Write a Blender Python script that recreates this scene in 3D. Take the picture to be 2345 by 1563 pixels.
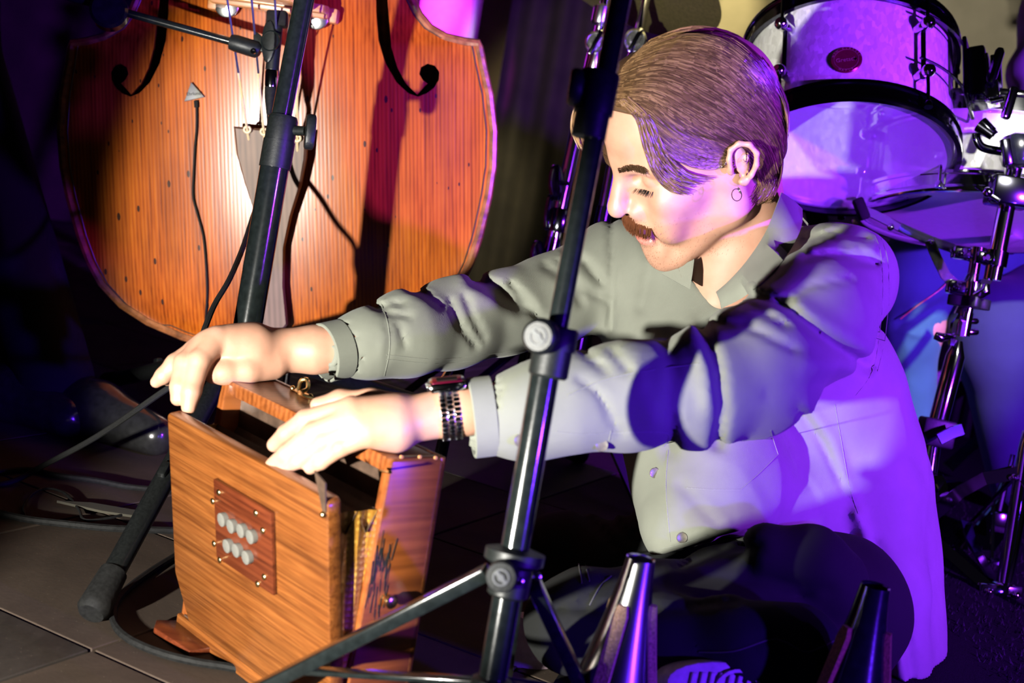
import bpy, bmesh, math, random
import numpy as np
from mathutils import Vector, Matrix
from mathutils.bvhtree import BVHTree
for o in list(bpy.data.objects): bpy.data.objects.remove(o)
S = bpy.context.scene
COL = S.collection
RND = random.Random(7)
# ------------------------------------------------------------------ camera
FPX, W0, H0 = 3200.0, 2345, 1563
PITCH, ROLL, CAMH = math.radians(9.0), math.radians(9.5), 0.56
CAM = Vector((0, 0, CAMH))
FW = Vector((0, math.cos(PITCH), -math.sin(PITCH)))
_bu = Vector((0, math.sin(PITCH), math.cos(PITCH))); _br = Vector((1, 0, 0))
CX = math.cos(ROLL)*_br + math.sin(ROLL)*_bu
CY = -math.sin(ROLL)*_br + math.cos(ROLL)*_bu
def P(px, py, d):
    return CAM + d*((px-1172.5)/FPX*CX + (781.5-py)/FPX*CY + FW)
def FL(px, py, z=0.0):
    r = (px-1172.5)/FPX*CX + (781.5-py)/FPX*CY + FW
    return CAM + r*((z-CAMH)/r.z)
def px2m(n, d): return n*d/FPX
def proj(A):
    R = A - np.array(CAM); d = R@np.array(FW)
    return 1172.5+FPX*(R@np.array(CX))/d, 781.5-FPX*(R@np.array(CY))/d
cd = bpy.data.cameras.new('camera'); cam = bpy.data.objects.new('camera', cd); COL.objects.link(cam)
cd.sensor_width = 36; cd.lens = FPX/W0*36; cd.clip_start = .02
cam.matrix_world = Matrix.Translation(CAM) @ Matrix((CX, CY, -FW)).transposed().to_4x4()
cd.dof.use_dof = True; cd.dof.focus_distance = 1.62; cd.dof.aperture_fstop = 6.3
S.camera = cam
# ------------------------------------------------------------------ world, lights, exposure
wd = bpy.data.worlds.new('world'); S.world = wd; wd.use_nodes = True
wd.node_tree.nodes['Background'].inputs[0].default_value = (.5, .45, .6, 1)
wd.node_tree.nodes['Background'].inputs[1].default_value = 0.004
S.view_settings.view_transform = 'Standard'; S.view_settings.look = 'None'
S.view_settings.exposure = 0.0; S.view_settings.gamma = 1; S.view_settings.use_curve_mapping = False
def camvec(x, y, d): return CAM + x*CX + y*CY + d*FW
def spot(name, loc, target, energy, color, size, blend, radius):
    l = bpy.data.lights.new(name, 'SPOT'); l.energy = energy; l.color = color
    l.spot_size = math.radians(size); l.spot_blend = blend; l.shadow_soft_size = radius
    o = bpy.data.objects.new(name, l); COL.objects.link(o); o.location = loc
    o.rotation_euler = (Vector(target)-Vector(loc)).to_track_quat('-Z', 'Y').to_euler()
    return o
KEY = camvec(-.72, -.18, .20)
spot('key_stage_spot', KEY, P(1010, 700, 1.7), 390, (1, .97, .88), 40.6, .26, .015)
spot('magenta_stage_spot', camvec(1.6, .05, .30), P(2200, 600, 2.0), 880, (.27, .025, 1), 58, 1, .03)
spot('blue_stage_spot', camvec(1.35, -.42, .10), P(1700, 950, 1.5), 330, (.10, .015, 1), 44, .8, .04)
spot('white_wash_spot', camvec(1.0, .95, .2), P(2130, 740, 2.4), 420, (1, .98, .88), 10.5, .6, .03)
spot('warm_wall_spot', P(1500, -900, 3.4), P(1650, 10, 4.6), 150, (1, .88, .5), 12, .35, .05)
spot('warm_wall_spot', P(1300, -700, 3.4), P(1085, 600, 4.6), 170, (1, .85, .5), 14, .6, .05)
spot('warm_wall_spot', P(1250, -900, 3.0), P(1300, 300, 4.6), 40, (1, .8, .45), 24, 1, .05)
spot('magenta_stand_in_spot', P(800, -500, 3.2), P(985, 60, 4.2), 260, (.8, .03, 1), 20, .4, .03)  # added lamp that turns the stand-in column bright magenta
# ------------------------------------------------------------------ node materials
def new_mat(name):
    m = bpy.data.materials.new(name); m.use_nodes = True
    return m, m.node_tree, m.node_tree.nodes['Principled BSDF']
def link(nt, a, b): nt.links.new(a, b)
def node(nt, t, **kw):
    n = nt.nodes.new(t)
    for k, v in kw.items():
        if k in n.inputs.keys() if isinstance(k, str) else False: n.inputs[k].default_value = v
        else: setattr(n, k, v)
    return n
def setin(n, **kw):
    for k, v in kw.items(): n.inputs[k.replace('_', ' ')].default_value = v
def ramp(nt, fac, stops):
    r = nt.nodes.new('ShaderNodeValToRGB'); e = r.color_ramp.elements
    while len(e) < len(stops): e.new(.5)
    for i, (p, c) in enumerate(stops): e[i].position = p; e[i].color = (*c, 1)
    link(nt, fac, r.inputs[0]); return r
def coords(nt, scale=(1, 1, 1), rot=(0, 0, 0)):
    t = nt.nodes.new('ShaderNodeTexCoord'); mp = nt.nodes.new('ShaderNodeMapping')
    mp.inputs['Scale'].default_value = scale; mp.inputs['Rotation'].default_value = rot
    link(nt, t.outputs['Object'], mp.inputs[0]); return mp.outputs[0]
def noise(nt, vec, scale, detail=4, rough=.55, dist=0):
    n = nt.nodes.new('ShaderNodeTexNoise'); link(nt, vec, n.inputs['Vector'])
    setin(n, Scale=scale, Detail=detail, Roughness=rough, Distortion=dist); return n.outputs['Fac']
def bump(nt, h, bs, strength=.3, dist=.001):
    b = nt.nodes.new('ShaderNodeBump'); setin(b, Strength=strength, Distance=dist)
    link(nt, h, b.inputs['Height']); link(nt, b.outputs[0], bs.inputs['Normal'])
def mixc(nt, fac, a, b, mode='MIX'):
    m = nt.nodes.new('ShaderNodeMix'); m.data_type = 'RGBA'; m.blend_type = mode
    for s, v in ((m.inputs[0], fac), (m.inputs[6], a), (m.inputs[7], b)):
        if isinstance(v, (int, float)): s.default_value = v
        elif isinstance(v, tuple): s.default_value = (*v, 1)
        else: link(nt, v, s)
    return m.outputs[2]
def plain(name, col, rough=.5, metal=0, nscale=0, namp=.15, bmp=0, coat=0, spec=.5, sheen=0):
    m, nt, bs = new_mat(name)
    setin(bs, Base_Color=(*col, 1), Roughness=rough, Metallic=metal)
    bs.inputs['Coat Weight'].default_value = coat; bs.inputs['Specular IOR Level'].default_value = spec
    if sheen: bs.inputs['Sheen Weight'].default_value = sheen
    if nscale:
        f = noise(nt, coords(nt), nscale)
        lo = tuple(c*(1-namp) for c in col); hi = tuple(min(1, c*(1+namp)) for c in col)
        link(nt, ramp(nt, f, [(.3, lo), (.7, hi)]).outputs[0], bs.inputs['Base Color'])
        if bmp: bump(nt, f, bs, bmp, .002)
    return m
def wood(name, c1, c2, c3, grain=220, axis='y', rough=.32, coat=.3, swirl=.0, bmp=.12, wear=0, con=.35):
    """grain lines run along the local axis; c1 dark .. c3 light"""
    m, nt, bs = new_mat(name)
    st = {'y': (1, .035, 1), 'x': (.035, 1, 1), 'z': (1, 1, .035)}[axis]
    v = coords(nt, st)
    n1 = noise(nt, v, grain, 3, .5, swirl); n2 = noise(nt, v, grain*.16, 3, .6, swirl*2)
    n3 = noise(nt, coords(nt), 9, 4)
    w = nt.nodes.new('ShaderNodeTexWave'); w.wave_type = 'BANDS'; w.bands_direction = {'y': 'X', 'x': 'Z', 'z': 'X'}[axis]
    link(nt, v, w.inputs['Vector']); setin(w, Scale=grain*.32, Distortion=1.5+swirl, Detail=2)
    a = nt.nodes.new('ShaderNodeMath'); a.operation = 'MULTIPLY_ADD'; a.inputs[1].default_value = con
    link(nt, w.outputs['Fac'], a.inputs[0]); link(nt, n1, a.inputs[2])
    r = ramp(nt, a.outputs[0], [(.3, c1), (.62, c2), (.95, c3)])
    r2 = ramp(nt, n2, [(.3, tuple(.55 for _ in c1)), (.65, (1, 1, 1))])
    c = mixc(nt, .8, r.outputs[0], r2.outputs[0], 'MULTIPLY')
    r3 = ramp(nt, n3, [(.3, (.7, .62, .55)), (.6, (1, 1, 1))])
    c = mixc(nt, .7, c, r3.outputs[0], 'MULTIPLY')
    if wear:
        vo = nt.nodes.new('ShaderNodeTexVoronoi'); link(nt, coords(nt, (1, .45, 1), (0, 0, .5)), vo.inputs['Vector']); setin(vo, Scale=48., Randomness=1.)
        msk = noise(nt, coords(nt), 5, 2)
        mm = nt.nodes.new('ShaderNodeMath'); mm.operation = 'MULTIPLY_ADD'; mm.inputs[1].default_value = -.17; mm.inputs[2].default_value = .19
        link(nt, msk, mm.inputs[0])
        lt = nt.nodes.new('ShaderNodeMath'); lt.operation = 'LESS_THAN'; link(nt, vo.outputs['Distance'], lt.inputs[0]); link(nt, mm.outputs[0], lt.inputs[1])
        c = mixc(nt, lt.outputs[0], c, (.035, .012, .006))
    link(nt, c, bs.inputs['Base Color'])
    setin(bs, Roughness=rough); bs.inputs['Coat Weight'].default_value = coat; bs.inputs['Coat Roughness'].default_value = .18
    bump(nt, a.outputs[0], bs, bmp, .001)
    return m
M = {}
M['bass_top'] = wood('bass_spruce_varnish', (.17, .03, .003), (.36, .075, .006), (.46, .115, .010), 170, 'y', .27, .12, .0, .12, 1, .3)
M['bass_top'].node_tree.nodes['Principled BSDF'].inputs['Specular IOR Level'].default_value = .38
M['bass_side'] = wood('bass_maple_varnish', (.09, .025, .008), (.2, .06, .018), (.3, .1, .03), 90, 'z', .3, .4)
M['bass_edge'] = plain('bass_worn_edge', (.2, .07, .025), .3, 0, 60, .6, .3, .4)
M['tail'] = wood('tailpiece_brown_wood', (.07, .033, .02), (.12, .06, .037), (.16, .085, .055), 120, 'y', .55, 0)
M['bridge'] = wood('bridge_maple', (.42, .17, .06), (.6, .28, .1), (.7, .38, .16), 100, 'x', .4, .1)
M['box'] = wood('shruti_teak', (.08, .022, .005), (.18, .058, .013), (.25, .092, .023), 110, 'x', .3, .4, 3.2, .08, 0, .1)
M['boxside'] = wood('shruti_teak_side', (.11, .028, .006), (.2, .055, .012), (.26, .08, .02), 120, 'y', .3, .4, .6, .06)
M['boxdark'] = plain('shruti_dark_inlay', (.05, .03, .02), .4, 0, 60, .4, .1)
M['boxred'] = wood('rosewood_plate', (.05, .01, .004), (.105, .023, .008), (.15, .036, .012), 150, 'x', .28, .3, 1.5, .08, 0, .12)
M['steel'] = plain('polished_chrome', (.75, .76, .78), .08, 1)
M['alu'] = plain('brushed_aluminium', (.75, .76, .75), .2, 1, 40, .06)
M['gunmetal'] = plain('black_nickel', (.12, .12, .15), .12, 1)
M['brass'] = plain('brass', (.75, .55, .25), .22, 1, 80, .1)
M['black'] = plain('black_powder_coat', (.005, .0055, .0055), .34, 0, 300, .3, .05, .1, .3)
M['blackgloss'] = plain('black_lacquer', (.006, .008, .008), .16, 0, 120, .3, .04, .5)
M['blackplastic'] = plain('black_plastic', (.006, .0075, .0072), .45, 0, 300, .3, .08, 0, .3)
M['rubber'] = plain('rubber', (.006, .006, .006), .7, 0, 200, .4, .2, 0, .12)
M['cork'] = plain('cork', (.32, .2, .1), .9, 0, 500, .45, .6)
M['cork2'] = plain('cork_dark', (.2, .085, .03), .9, 0, 400, .4, .6)
M['ink'] = plain('ink', (.008, .008, .008), .7, 0, 400, .2, 0, 0, .15)
M['pickup'] = plain('grey_plastic', (.1, .1, .085), .5, 0, 200, .1, .05)
M['silk'] = plain('string_silk_blue', (.02, .02, .06), .5, 0, 900, .3)
M['string'] = plain('gut_string', (.55, .42, .25), .5, 0, 900, .2)
M['white'] = plain('white_paint', (.75, .73, .7), .6, 0, 60, .06)
M['plate'] = plain('badge_red', (.16, .005, .03), .25, .6, 300, .1)
M['badgeink'] = plain('badge_engraving', (.75, .35, .4), .3, .8, 300, .1)
M['skin'] = None
def skin_mat():
    m, nt, bs = new_mat('skin')
    n = noise(nt, coords(nt), 35, 5); n2 = noise(nt, coords(nt), 900, 2)
    r = ramp(nt, n, [(.3, (.34, .175, .115)), (.7, (.42, .225, .152))])
    link(nt, r.outputs[0], bs.inputs['Base Color'])
    setin(bs, Roughness=.5); bs.inputs['Subsurface Weight'].default_value = .12
    bs.inputs['Subsurface Radius'].default_value = (.012, .005, .003); bs.inputs['Subsurface Scale'].default_value = .6
    bump(nt, n2, bs, .08, .0006)
    return m
M['skin'] = skin_mat()
def cloth(name, col, scale=900, amp=.16, rough=.85, bmp=.25, sheen=.06):
    m, nt, bs = new_mat(name); bs.inputs['Specular IOR Level'].default_value = .2
    v = coords(nt, (1, 1, 1), (.4, .5, .3))
    w = nt.nodes.new('ShaderNodeTexWave'); link(nt, v, w.inputs['Vector']); setin(w, Scale=scale*.5, Distortion=3., Detail=2.)
    n = noise(nt, coords(nt), 14, 5)
    lo = tuple(c*(1-amp) for c in col); hi = tuple(c*(1+amp) for c in col)
    r = ramp(nt, w.outputs['Fac'], [(0, lo), (1, hi)]); r2 = ramp(nt, n, [(.3, (.82, .82, .82)), (.7, (1, 1, 1))])
    link(nt, mixc(nt, 1., r.outputs[0], r2.outputs[0], 'MULTIPLY'), bs.inputs['Base Color'])
    setin(bs, Roughness=rough); bs.inputs['Sheen Weight'].default_value = sheen; bs.inputs['Sheen Roughness'].default_value = .5
    bump(nt, w.outputs['Fac'], bs, bmp, .0005)
    return m
M['shirt'] = cloth('grey_green_twill_shirt', (.155, .162, .133))
M['thread'] = plain('stitch_thread', (.16, .167, .14), .8, 0, 900, .2)
M['button'] = plain('horn_button', (.1, .09, .07), .35, 0, 300, .3, 0, .5)
M['trouser'] = cloth('black_denim', (.0055, .006, .0058), 700, .35, .9, .25, 0)
M['trthread'] = plain('black_denim_stitch', (.03, .03, .026), .8, 0, 900, .2)
M['jeans'] = cloth('teal_denim', (.035, .115, .14), 700, .35)
M['navy'] = cloth('navy_denim', (.03, .035, .09), 700, .3)
M['whitecloth'] = cloth('white_cotton', (.5, .5, .52), 600, .08)
M['blackcloth'] = cloth('black_wool', (.006, .006, .007), 500, .2, .9, .2, 0)
M['hair'] = plain('brown_hair', (.06, .03, .014), .5, 0, 12, .3, 0, .0, .4)
M['moustache'] = plain('auburn_moustache', (.11, .036, .014), .45, 0, 20, .4)
M['shoe'] = plain('pale_shoe_rubber', (.35, .25, .3), .7, 0, 120, .15, .1)
M['blackshoe'] = plain('black_leather', (.012, .012, .012), .2, 0, 90, .3, .1, .4)
M['lip'] = plain('lip', (.5, .16, .13), .4, 0, 200, .1)
def pearl():
    m, nt, bs = new_mat('white_marine_pearl')
    v = coords(nt, (1, 1, .55), (.3, .5, .2))
    vo = nt.nodes.new('ShaderNodeTexVoronoi'); link(nt, v, vo.inputs['Vector']); setin(vo, Scale=170.)
    r = ramp(nt, vo.outputs['Color'], [(.1, (.52, .52, .48)), (.6, (.64, .64, .6)), (.95, (.78, .78, .74))])
    link(nt, r.outputs[0], bs.inputs['Base Color']); setin(bs, Roughness=.18, Metallic=.25)
    bs.inputs['Coat Weight'].default_value = .6; bs.inputs['Coat Roughness'].default_value = .06
    bump(nt, vo.outputs['Color'], bs, .35, .002)
    return m
M['pearl'] = pearl()
def gold():
    m, nt, bs = new_mat('gold_patterned_paper')
    v = coords(nt)
    ch = nt.nodes.new('ShaderNodeTexVoronoi'); link(nt, v, ch.inputs['Vector']); setin(ch, Scale=170., Randomness=.15)
    r = ramp(nt, ch.outputs['Distance'], [(.2, (.75, .45, .08)), (.5, (.3, .14, .02))])
    link(nt, r.outputs[0], bs.inputs['Base Color']); setin(bs, Roughness=.35, Metallic=.25)
    bump(nt, ch.outputs['Distance'], bs, .6, .002)
    return m
M['gold'] = gold()
def filmhead():
    m, nt, bs = new_mat('clear_drum_film')
    setin(bs, Base_Color=(.8, .78, .85, 1), Roughness=.1)
    tr = nt.nodes.new('ShaderNodeBsdfTransparent'); mx = nt.nodes.new('ShaderNodeMixShader'); mx.inputs[0].default_value = .34
    link(nt, noise(nt, coords(nt), 30), bs.inputs['Coat Weight'])
    link(nt, tr.outputs[0], mx.inputs[1]); link(nt, bs.outputs[0], mx.inputs[2])
    link(nt, mx.outputs[0], nt.nodes['Material Output'].inputs[0])
    return m
M['film'] = filmhead()
M['drumhead'] = plain('coated_drumhead', (.7, .7, .66), .3, 0, 80, .05, .05, .3)
def stone(name, a, b, rough=.5):
    m, nt, bs = new_mat(name)
    n = noise(nt, coords(nt), 6, 8, .65, .8); n2 = noise(nt, coords(nt), 160, 3)
    r = ramp(nt, n, [(.3, a), (.7, b)])
    vo = nt.nodes.new('ShaderNodeTexVoronoi'); link(nt, coords(nt), vo.inputs['Vector']); setin(vo, Scale=120.)
    lt = nt.nodes.new('ShaderNodeMath'); lt.operation = 'LESS_THAN'; lt.inputs[1].default_value = .06; link(nt, vo.outputs['Distance'], lt.inputs[0])
    c = mixc(nt, lt.outputs[0], r.outputs[0], (.12, .095, .07))
    link(nt, c, bs.inputs['Base Color']); setin(bs, Roughness=rough); bs.inputs['Specular IOR Level'].default_value = .15; bump(nt, n2, bs, .15, .001)
    return m
M['tile'] = stone('worn_stone_tile', (.03, .021, .0155), (.055, .039, .029), .85)
M['knob'] = plain('drone_knob_metal', (.14, .135, .12), .5, .3, 200, .1)
M['emblem'] = plain('emblem_print', (.1, .105, .1), .6, 0, 200, .1, 0, 0, .2)
M['darktile'] = stone('dark_marble_tile', (.012, .01, .009), (.04, .034, .03))
M['grout'] = stone('grout', (.02, .016, .014), (.04, .03, .026), .9)
M['rug'] = plain('black_drum_rug', (.004, .004, .0045), .95, 0, 700, .8, .9, 0, .1)
M['fibre'] = plain('rug_fibre', (.012, .012, .013), .9, 0, 300, .6, 0, 0, .1)
M['wall'] = plain('beige_plaster', (.5, .43, .28), .9, 0, 8, .12, .1)
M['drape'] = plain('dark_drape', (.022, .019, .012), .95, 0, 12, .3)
M['cymbal'] = plain('cymbal_bronze', (.45, .38, .16), .35, .9, 200, .2, .1)
# ------------------------------------------------------------------ scene helpers
WM = {}
def thing(name, label, cat, loc, group=None):
    o = bpy.data.objects.new(name, None); COL.objects.link(o); o.empty_display_size = .05
    o.location = loc; o['label'] = label; o['category'] = cat
    if group: o['group'] = group
    WM[o] = Matrix.Translation(Vector(loc)); return o
def tag(o, label, cat, group=None):
    o['label'] = label; o['category'] = cat
    if group: o['group'] = group
    return o
def mesh_of(name, geo, mat, smooth=True, ang=40):
    me = bpy.data.meshes.new(name)
    V, F = geo
    me.from_pydata([tuple(v) for v in V], [], [tuple(int(i) for i in f) for f in F]); me.update()
    if mat: me.materials.append(mat)
    if smooth:
        me.polygons.foreach_set('use_smooth', [True]*len(me.polygons))
        try: me.set_sharp_from_angle(angle=math.radians(ang))
        except Exception: pass
    return me
def O(name, geo, mat, parent=None, Mx=None, smooth=True, ang=40, label=None):
    """geo in world coordinates (Mx None) or in the local frame Mx; geo may be an existing mesh (then Mx is needed)"""
    if isinstance(mat, str): mat = M[mat]
    if isinstance(geo, bpy.types.Mesh): me = geo
    else:
        V, F = geo
        if Mx is None:
            if parent is not None: Mx = WM[parent]
            else:
                a = np.array([tuple(v) for v in V]); Mx = Matrix.Translation(Vector(((a[:, 0].min()+a[:, 0].max())/2, (a[:, 1].min()+a[:, 1].max())/2, a[:, 2].min())))
            A = np.array([tuple(v) for v in V]); I = np.array(Mx.inverted())
            V = (A@I[:3, :3].T+I[:3, 3])
        me = mesh_of(name, (V, F), mat, smooth, ang)
    o = bpy.data.objects.new(name, me); COL.objects.link(o)
    WM[o] = Mx
    if parent is not None:
        o.parent = parent; o.matrix_local = WM[parent].inverted() @ Mx
    else: o.matrix_world = Mx
    if label: o['label'] = label
    return o
def kind(o, k): o['kind'] = k; return o
def cat(*gs):
    V, F = [], []
    for v, f in gs:
        n = len(V); V += [Vector(x) for x in v]; F += [tuple(i+n for i in q) for q in f]
    return V, F
def frame(o, z, xh=None):
    z = Vector(z).normalized(); xh = Vector(xh) if xh is not None else (Vector((0, 0, 1)) if abs(z.z) < .9 else Vector((1, 0, 0)))
    x = (xh - z*xh.dot(z)).normalized(); y = z.cross(x)
    return Matrix.Translation(Vector(o)) @ Matrix((x, y, z)).transposed().to_4x4()
def xf(Mx, geo): return [Mx @ Vector(v) for v in geo[0]], geo[1]
def tube(pts, r, n=12, caps=True, flat=None):
    """round tube along a polyline; r number or list"""
    pts = [Vector(p) for p in pts]; R = r if isinstance(r, (list, tuple)) else [r]*len(pts)
    V, F = [], []; up = None
    for i, p in enumerate(pts):
        t = (pts[min(i+1, len(pts)-1)]-pts[max(i-1, 0)]).normalized()
        if up is None: up = Vector((0, 0, 1)) if abs(t.z) < .9 else Vector((1, 0, 0))
        x = (up-t*up.dot(t)).normalized(); up = x; y = t.cross(x)
        for k in range(n):
            a = 2*math.pi*k/n; V.append(p+R[i]*(math.cos(a)*x+math.sin(a)*y))
    for i in range(len(pts)-1):
        for k in range(n):
            a, b = i*n+k, i*n+(k+1) % n; F.append((a, b, b+n, a+n))
    if caps: F.append(tuple(reversed(range(n)))); F.append(tuple(range(len(V)-n, len(V))))
    return V, F
def smoothpts(pts, n=6):
    """Catmull-Rom"""
    pts = [Vector(p) for p in pts]; out = []
    for i in range(len(pts)-1):
        p0, p1, p2, p3 = pts[max(i-1, 0)], pts[i], pts[i+1], pts[min(i+2, len(pts)-1)]
        for k in range(n):
            t = k/n; out.append(.5*((2*p1)+(p2-p0)*t+(2*p0-5*p1+4*p2-p3)*t*t+(3*p1-p0-3*p2+p3)*t**3))
    return out+[pts[-1]]
def lathe(prof, n=28, cap=True):
    V, F = [], []
    for r, h in prof:
        for k in range(n):
            a = 2*math.pi*k/n; V.append(Vector((r*math.cos(a), r*math.sin(a), h)))
    for i in range(len(prof)-1):
        for k in range(n):
            a, b = i*n+k, i*n+(k+1) % n; F.append((a, b, b+n, a+n))
    if cap: F.append(tuple(reversed(range(n)))); F.append(tuple(range(len(V)-n, len(V))))
    return V, F
def ringlathe(prof, n=48):
    """closed profile swept round"""
    V, F = lathe(prof, n, False); m = len(prof)
    for k in range(n):
        a, b = (m-1)*n+k, (m-1)*n+(k+1) % n; F.append((a, b, (k+1) % n, k))
    return V, F
def box(sx, sy, sz, c=(0, 0, 0), bev=0):
    bm = bmesh.new(); bmesh.ops.create_cube(bm, size=1)
    for v in bm.verts: v.co = Vector((v.co.x*sx+c[0], v.co.y*sy+c[1], v.co.z*sz+c[2]))
    if bev: bmesh.ops.bevel(bm, geom=list(bm.edges), offset=bev, segments=2, profile=.5, affect='EDGES')
    bm.verts.index_update()
    g = [v.co.copy() for v in bm.verts], [tuple(v.index for v in f.verts) for f in bm.faces]; bm.free(); return g
def prism(poly, z0, z1, bev=0):
    n = len(poly); V = [Vector((x, y, z0)) for x, y in poly]+[Vector((x, y, z1)) for x, y in poly]
    F = [tuple(reversed(range(n))), tuple(range(n, 2*n))]+[(i, (i+1) % n, n+(i+1) % n, n+i) for i in range(n)]
    if bev:
        bm = bmesh.new(); vs = [bm.verts.new(v) for v in V]
        for f in F: bm.faces.new([vs[i] for i in f])
        bmesh.ops.recalc_face_normals(bm, faces=bm.faces)
        bmesh.ops.bevel(bm, geom=list(bm.edges), offset=bev, segments=2, profile=.5, affect='EDGES'); bm.verts.index_update()
        V, F = [v.co.copy() for v in bm.verts], [tuple(v.index for v in f.verts) for f in bm.faces]; bm.free()
    return V, F
def bar(a, b, w, t, n):
    """rectangular bar from a to b, width w across, thickness t along n"""
    a, b = Vector(a), Vector(b); Mx = frame((a+b)/2, b-a, n); return xf(Mx, box(t, w, (b-a).length, bev=min(w, t)*.15))
def strip(pts, w, t, n):
    """bent flat strip: polyline, width w along side, thickness t along n"""
    pts = [Vector(p) for p in pts]; V, F = [], []
    for i, p in enumerate(pts):
        d = (pts[min(i+1, len(pts)-1)]-pts[max(i-1, 0)]).normalized(); nn = Vector(n); nn = (nn-d*nn.dot(d)).normalized(); s = d.cross(nn)
        V += [p+s*w/2+nn*t/2, p-s*w/2+nn*t/2, p-s*w/2-nn*t/2, p+s*w/2-nn*t/2]
    for i in range(len(pts)-1):
        for k in range(4):
            a, b = 4*i+k, 4*i+(k+1) % 4; F.append((a, b, b+4, a+4))
    F += [(3, 2, 1, 0), tuple(range(len(V)-4, len(V)))]
    return V, F
def sphere(r, n=14, sc=(1, 1, 1)):
    return lathe([(max(1e-5, r*math.sin(math.pi*i/n))*1, -r*math.cos(math.pi*i/n)) for i in range(n+1)], 2*n) if sc == (1, 1, 1) else \
        ([Vector((v.x*sc[0], v.y*sc[1], v.z*sc[2])) for v in sphere(r, n)[0]], sphere(r, n)[1])
def textgeo(s, size, depth=.0004):
    c = bpy.data.curves.new('lettering', 'FONT'); c.body = s; c.size = size; c.align_x = 'CENTER'; c.align_y = 'CENTER'; c.extrude = depth; c.resolution_u = 3
    o = bpy.data.objects.new('lettering', c); COL.objects.link(o); bpy.context.view_layer.update()
    me = bpy.data.meshes.new_from_object(o.evaluated_get(bpy.context.evaluated_depsgraph_get()))
    g = [v.co.copy() for v in me.vertices], [tuple(p.vertices) for p in me.polygons]
    bpy.data.objects.remove(o); bpy.data.meshes.remove(me); bpy.data.curves.remove(c); return g
def boolean(geo, cutter):
    a = bpy.data.objects.new('t', mesh_of('t', geo, None, False)); b = bpy.data.objects.new('c', mesh_of('c', cutter, None, False))
    for o in (a, b): COL.objects.link(o)
    md = a.modifiers.new('b', 'BOOLEAN'); md.object = b; md.operation = 'DIFFERENCE'; md.solver = 'EXACT'
    bpy.context.view_layer.update()
    me = bpy.data.meshes.new_from_object(a.evaluated_get(bpy.context.evaluated_depsgraph_get()))
    g = [v.co.copy() for v in me.vertices], [tuple(p.vertices) for p in me.polygons]
    for o in (a, b): bpy.data.objects.remove(o)
    bpy.data.meshes.remove(me); return g
# ------------------------------------------------------------------ implicit surfaces (bodies and cloth)
def cone(a, b, ra, rb, n=None, s=1.0): return ('c', np.array(a, float), np.array(b, float), ra, rb, None if n is None else np.array(Vector(n).normalized()), s)
def ell(c, r, R=None): return ('e', np.array(c, float), np.array(r, float), np.eye(3) if R is None else np.array(R, float))
def ev(p, X):
    if p[0] == 'c':
        _, a, b, ra, rb, n, s = p; pa = X-a; ba = b-a; t = np.clip((pa@ba)/max(ba@ba, 1e-12), 0, 1)
        q = pa-t[..., None]*ba
        if n is not None: q = q+(q@n)[..., None]*n*(s-1)
        return np.sqrt((q*q).sum(-1))-(ra+(rb-ra)*t)
    _, c, r, R = p; q = ((X-c)@R)/r; k0 = np.sqrt((q*q).sum(-1)); return (k0-1)*r.min() if False else k0*(k0-1)/np.maximum(np.sqrt(((q/r)**2).sum(-1)), 1e-6)
def bbox(p):
    if p[0] == 'c':
        r = max(p[3], p[4]); return np.minimum(p[1], p[2])-r, np.maximum(p[1], p[2])+r
    e = np.abs(p[3])@p[2]; return p[1]-e, p[1]+e
def sdf(prims, res, k=.01, subs=(), ks=.006, post=None, adds=()):
    prims = [(p if len(p) == 2 and isinstance(p[0], tuple) else (p, k)) for p in prims]
    B = [bbox(p) for p, _ in prims]; mg = max(res*4, .02)
    lo = np.min([b[0] for b in B], 0)-mg; hi = np.max([b[1] for b in B], 0)+mg
    n = np.ceil((hi-lo)/res).astype(int)+1
    ax = [lo[i]+res*np.arange(n[i]) for i in range(3)]
    f = np.full(n, .05, np.float64)
    def sl(b, m):
        a = np.clip(np.floor((b[0]-m-lo)/res).astype(int), 0, n-1); c = np.clip(np.ceil((b[1]+m-lo)/res).astype(int)+1, 1, n)
        return tuple(slice(a[i], c[i]) for i in range(3))
    def pts(s): return np.stack(np.meshgrid(ax[0][s[0]], ax[1][s[1]], ax[2][s[2]], indexing='ij'), -1)
    for (p, kk), b in zip(prims, B):
        s = sl(b, .03); d = ev(p, pts(s)); g = f[s]
        h = np.clip(.5+.5*(g-d)/kk, 0, 1); f[s] = g*(1-h)+d*h-kk*h*(1-h)
    for p in subs:
        s = sl(bbox(p), .02); d = -ev(p, pts(s)); g = f[s]
        h = np.clip(.5-.5*(g-d)/ks, 0, 1); f[s] = g*(1-h)+d*h+ks*h*(1-h)
    for p in adds:
        s = sl(bbox(p), .02); d = ev(p, pts(s)); g = f[s]; kk = .0022
        h = np.clip(.5+.5*(g-d)/kk, 0, 1); f[s] = g*(1-h)+d*h-kk*h*(1-h)
    if post is not None:
        near = np.abs(f) < .03
        X = np.stack([ax[i][ix] for i, ix in enumerate(np.nonzero(near))], -1)
        f[near] = post(X, f[near])
    return nets(f, lo, res)
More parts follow.
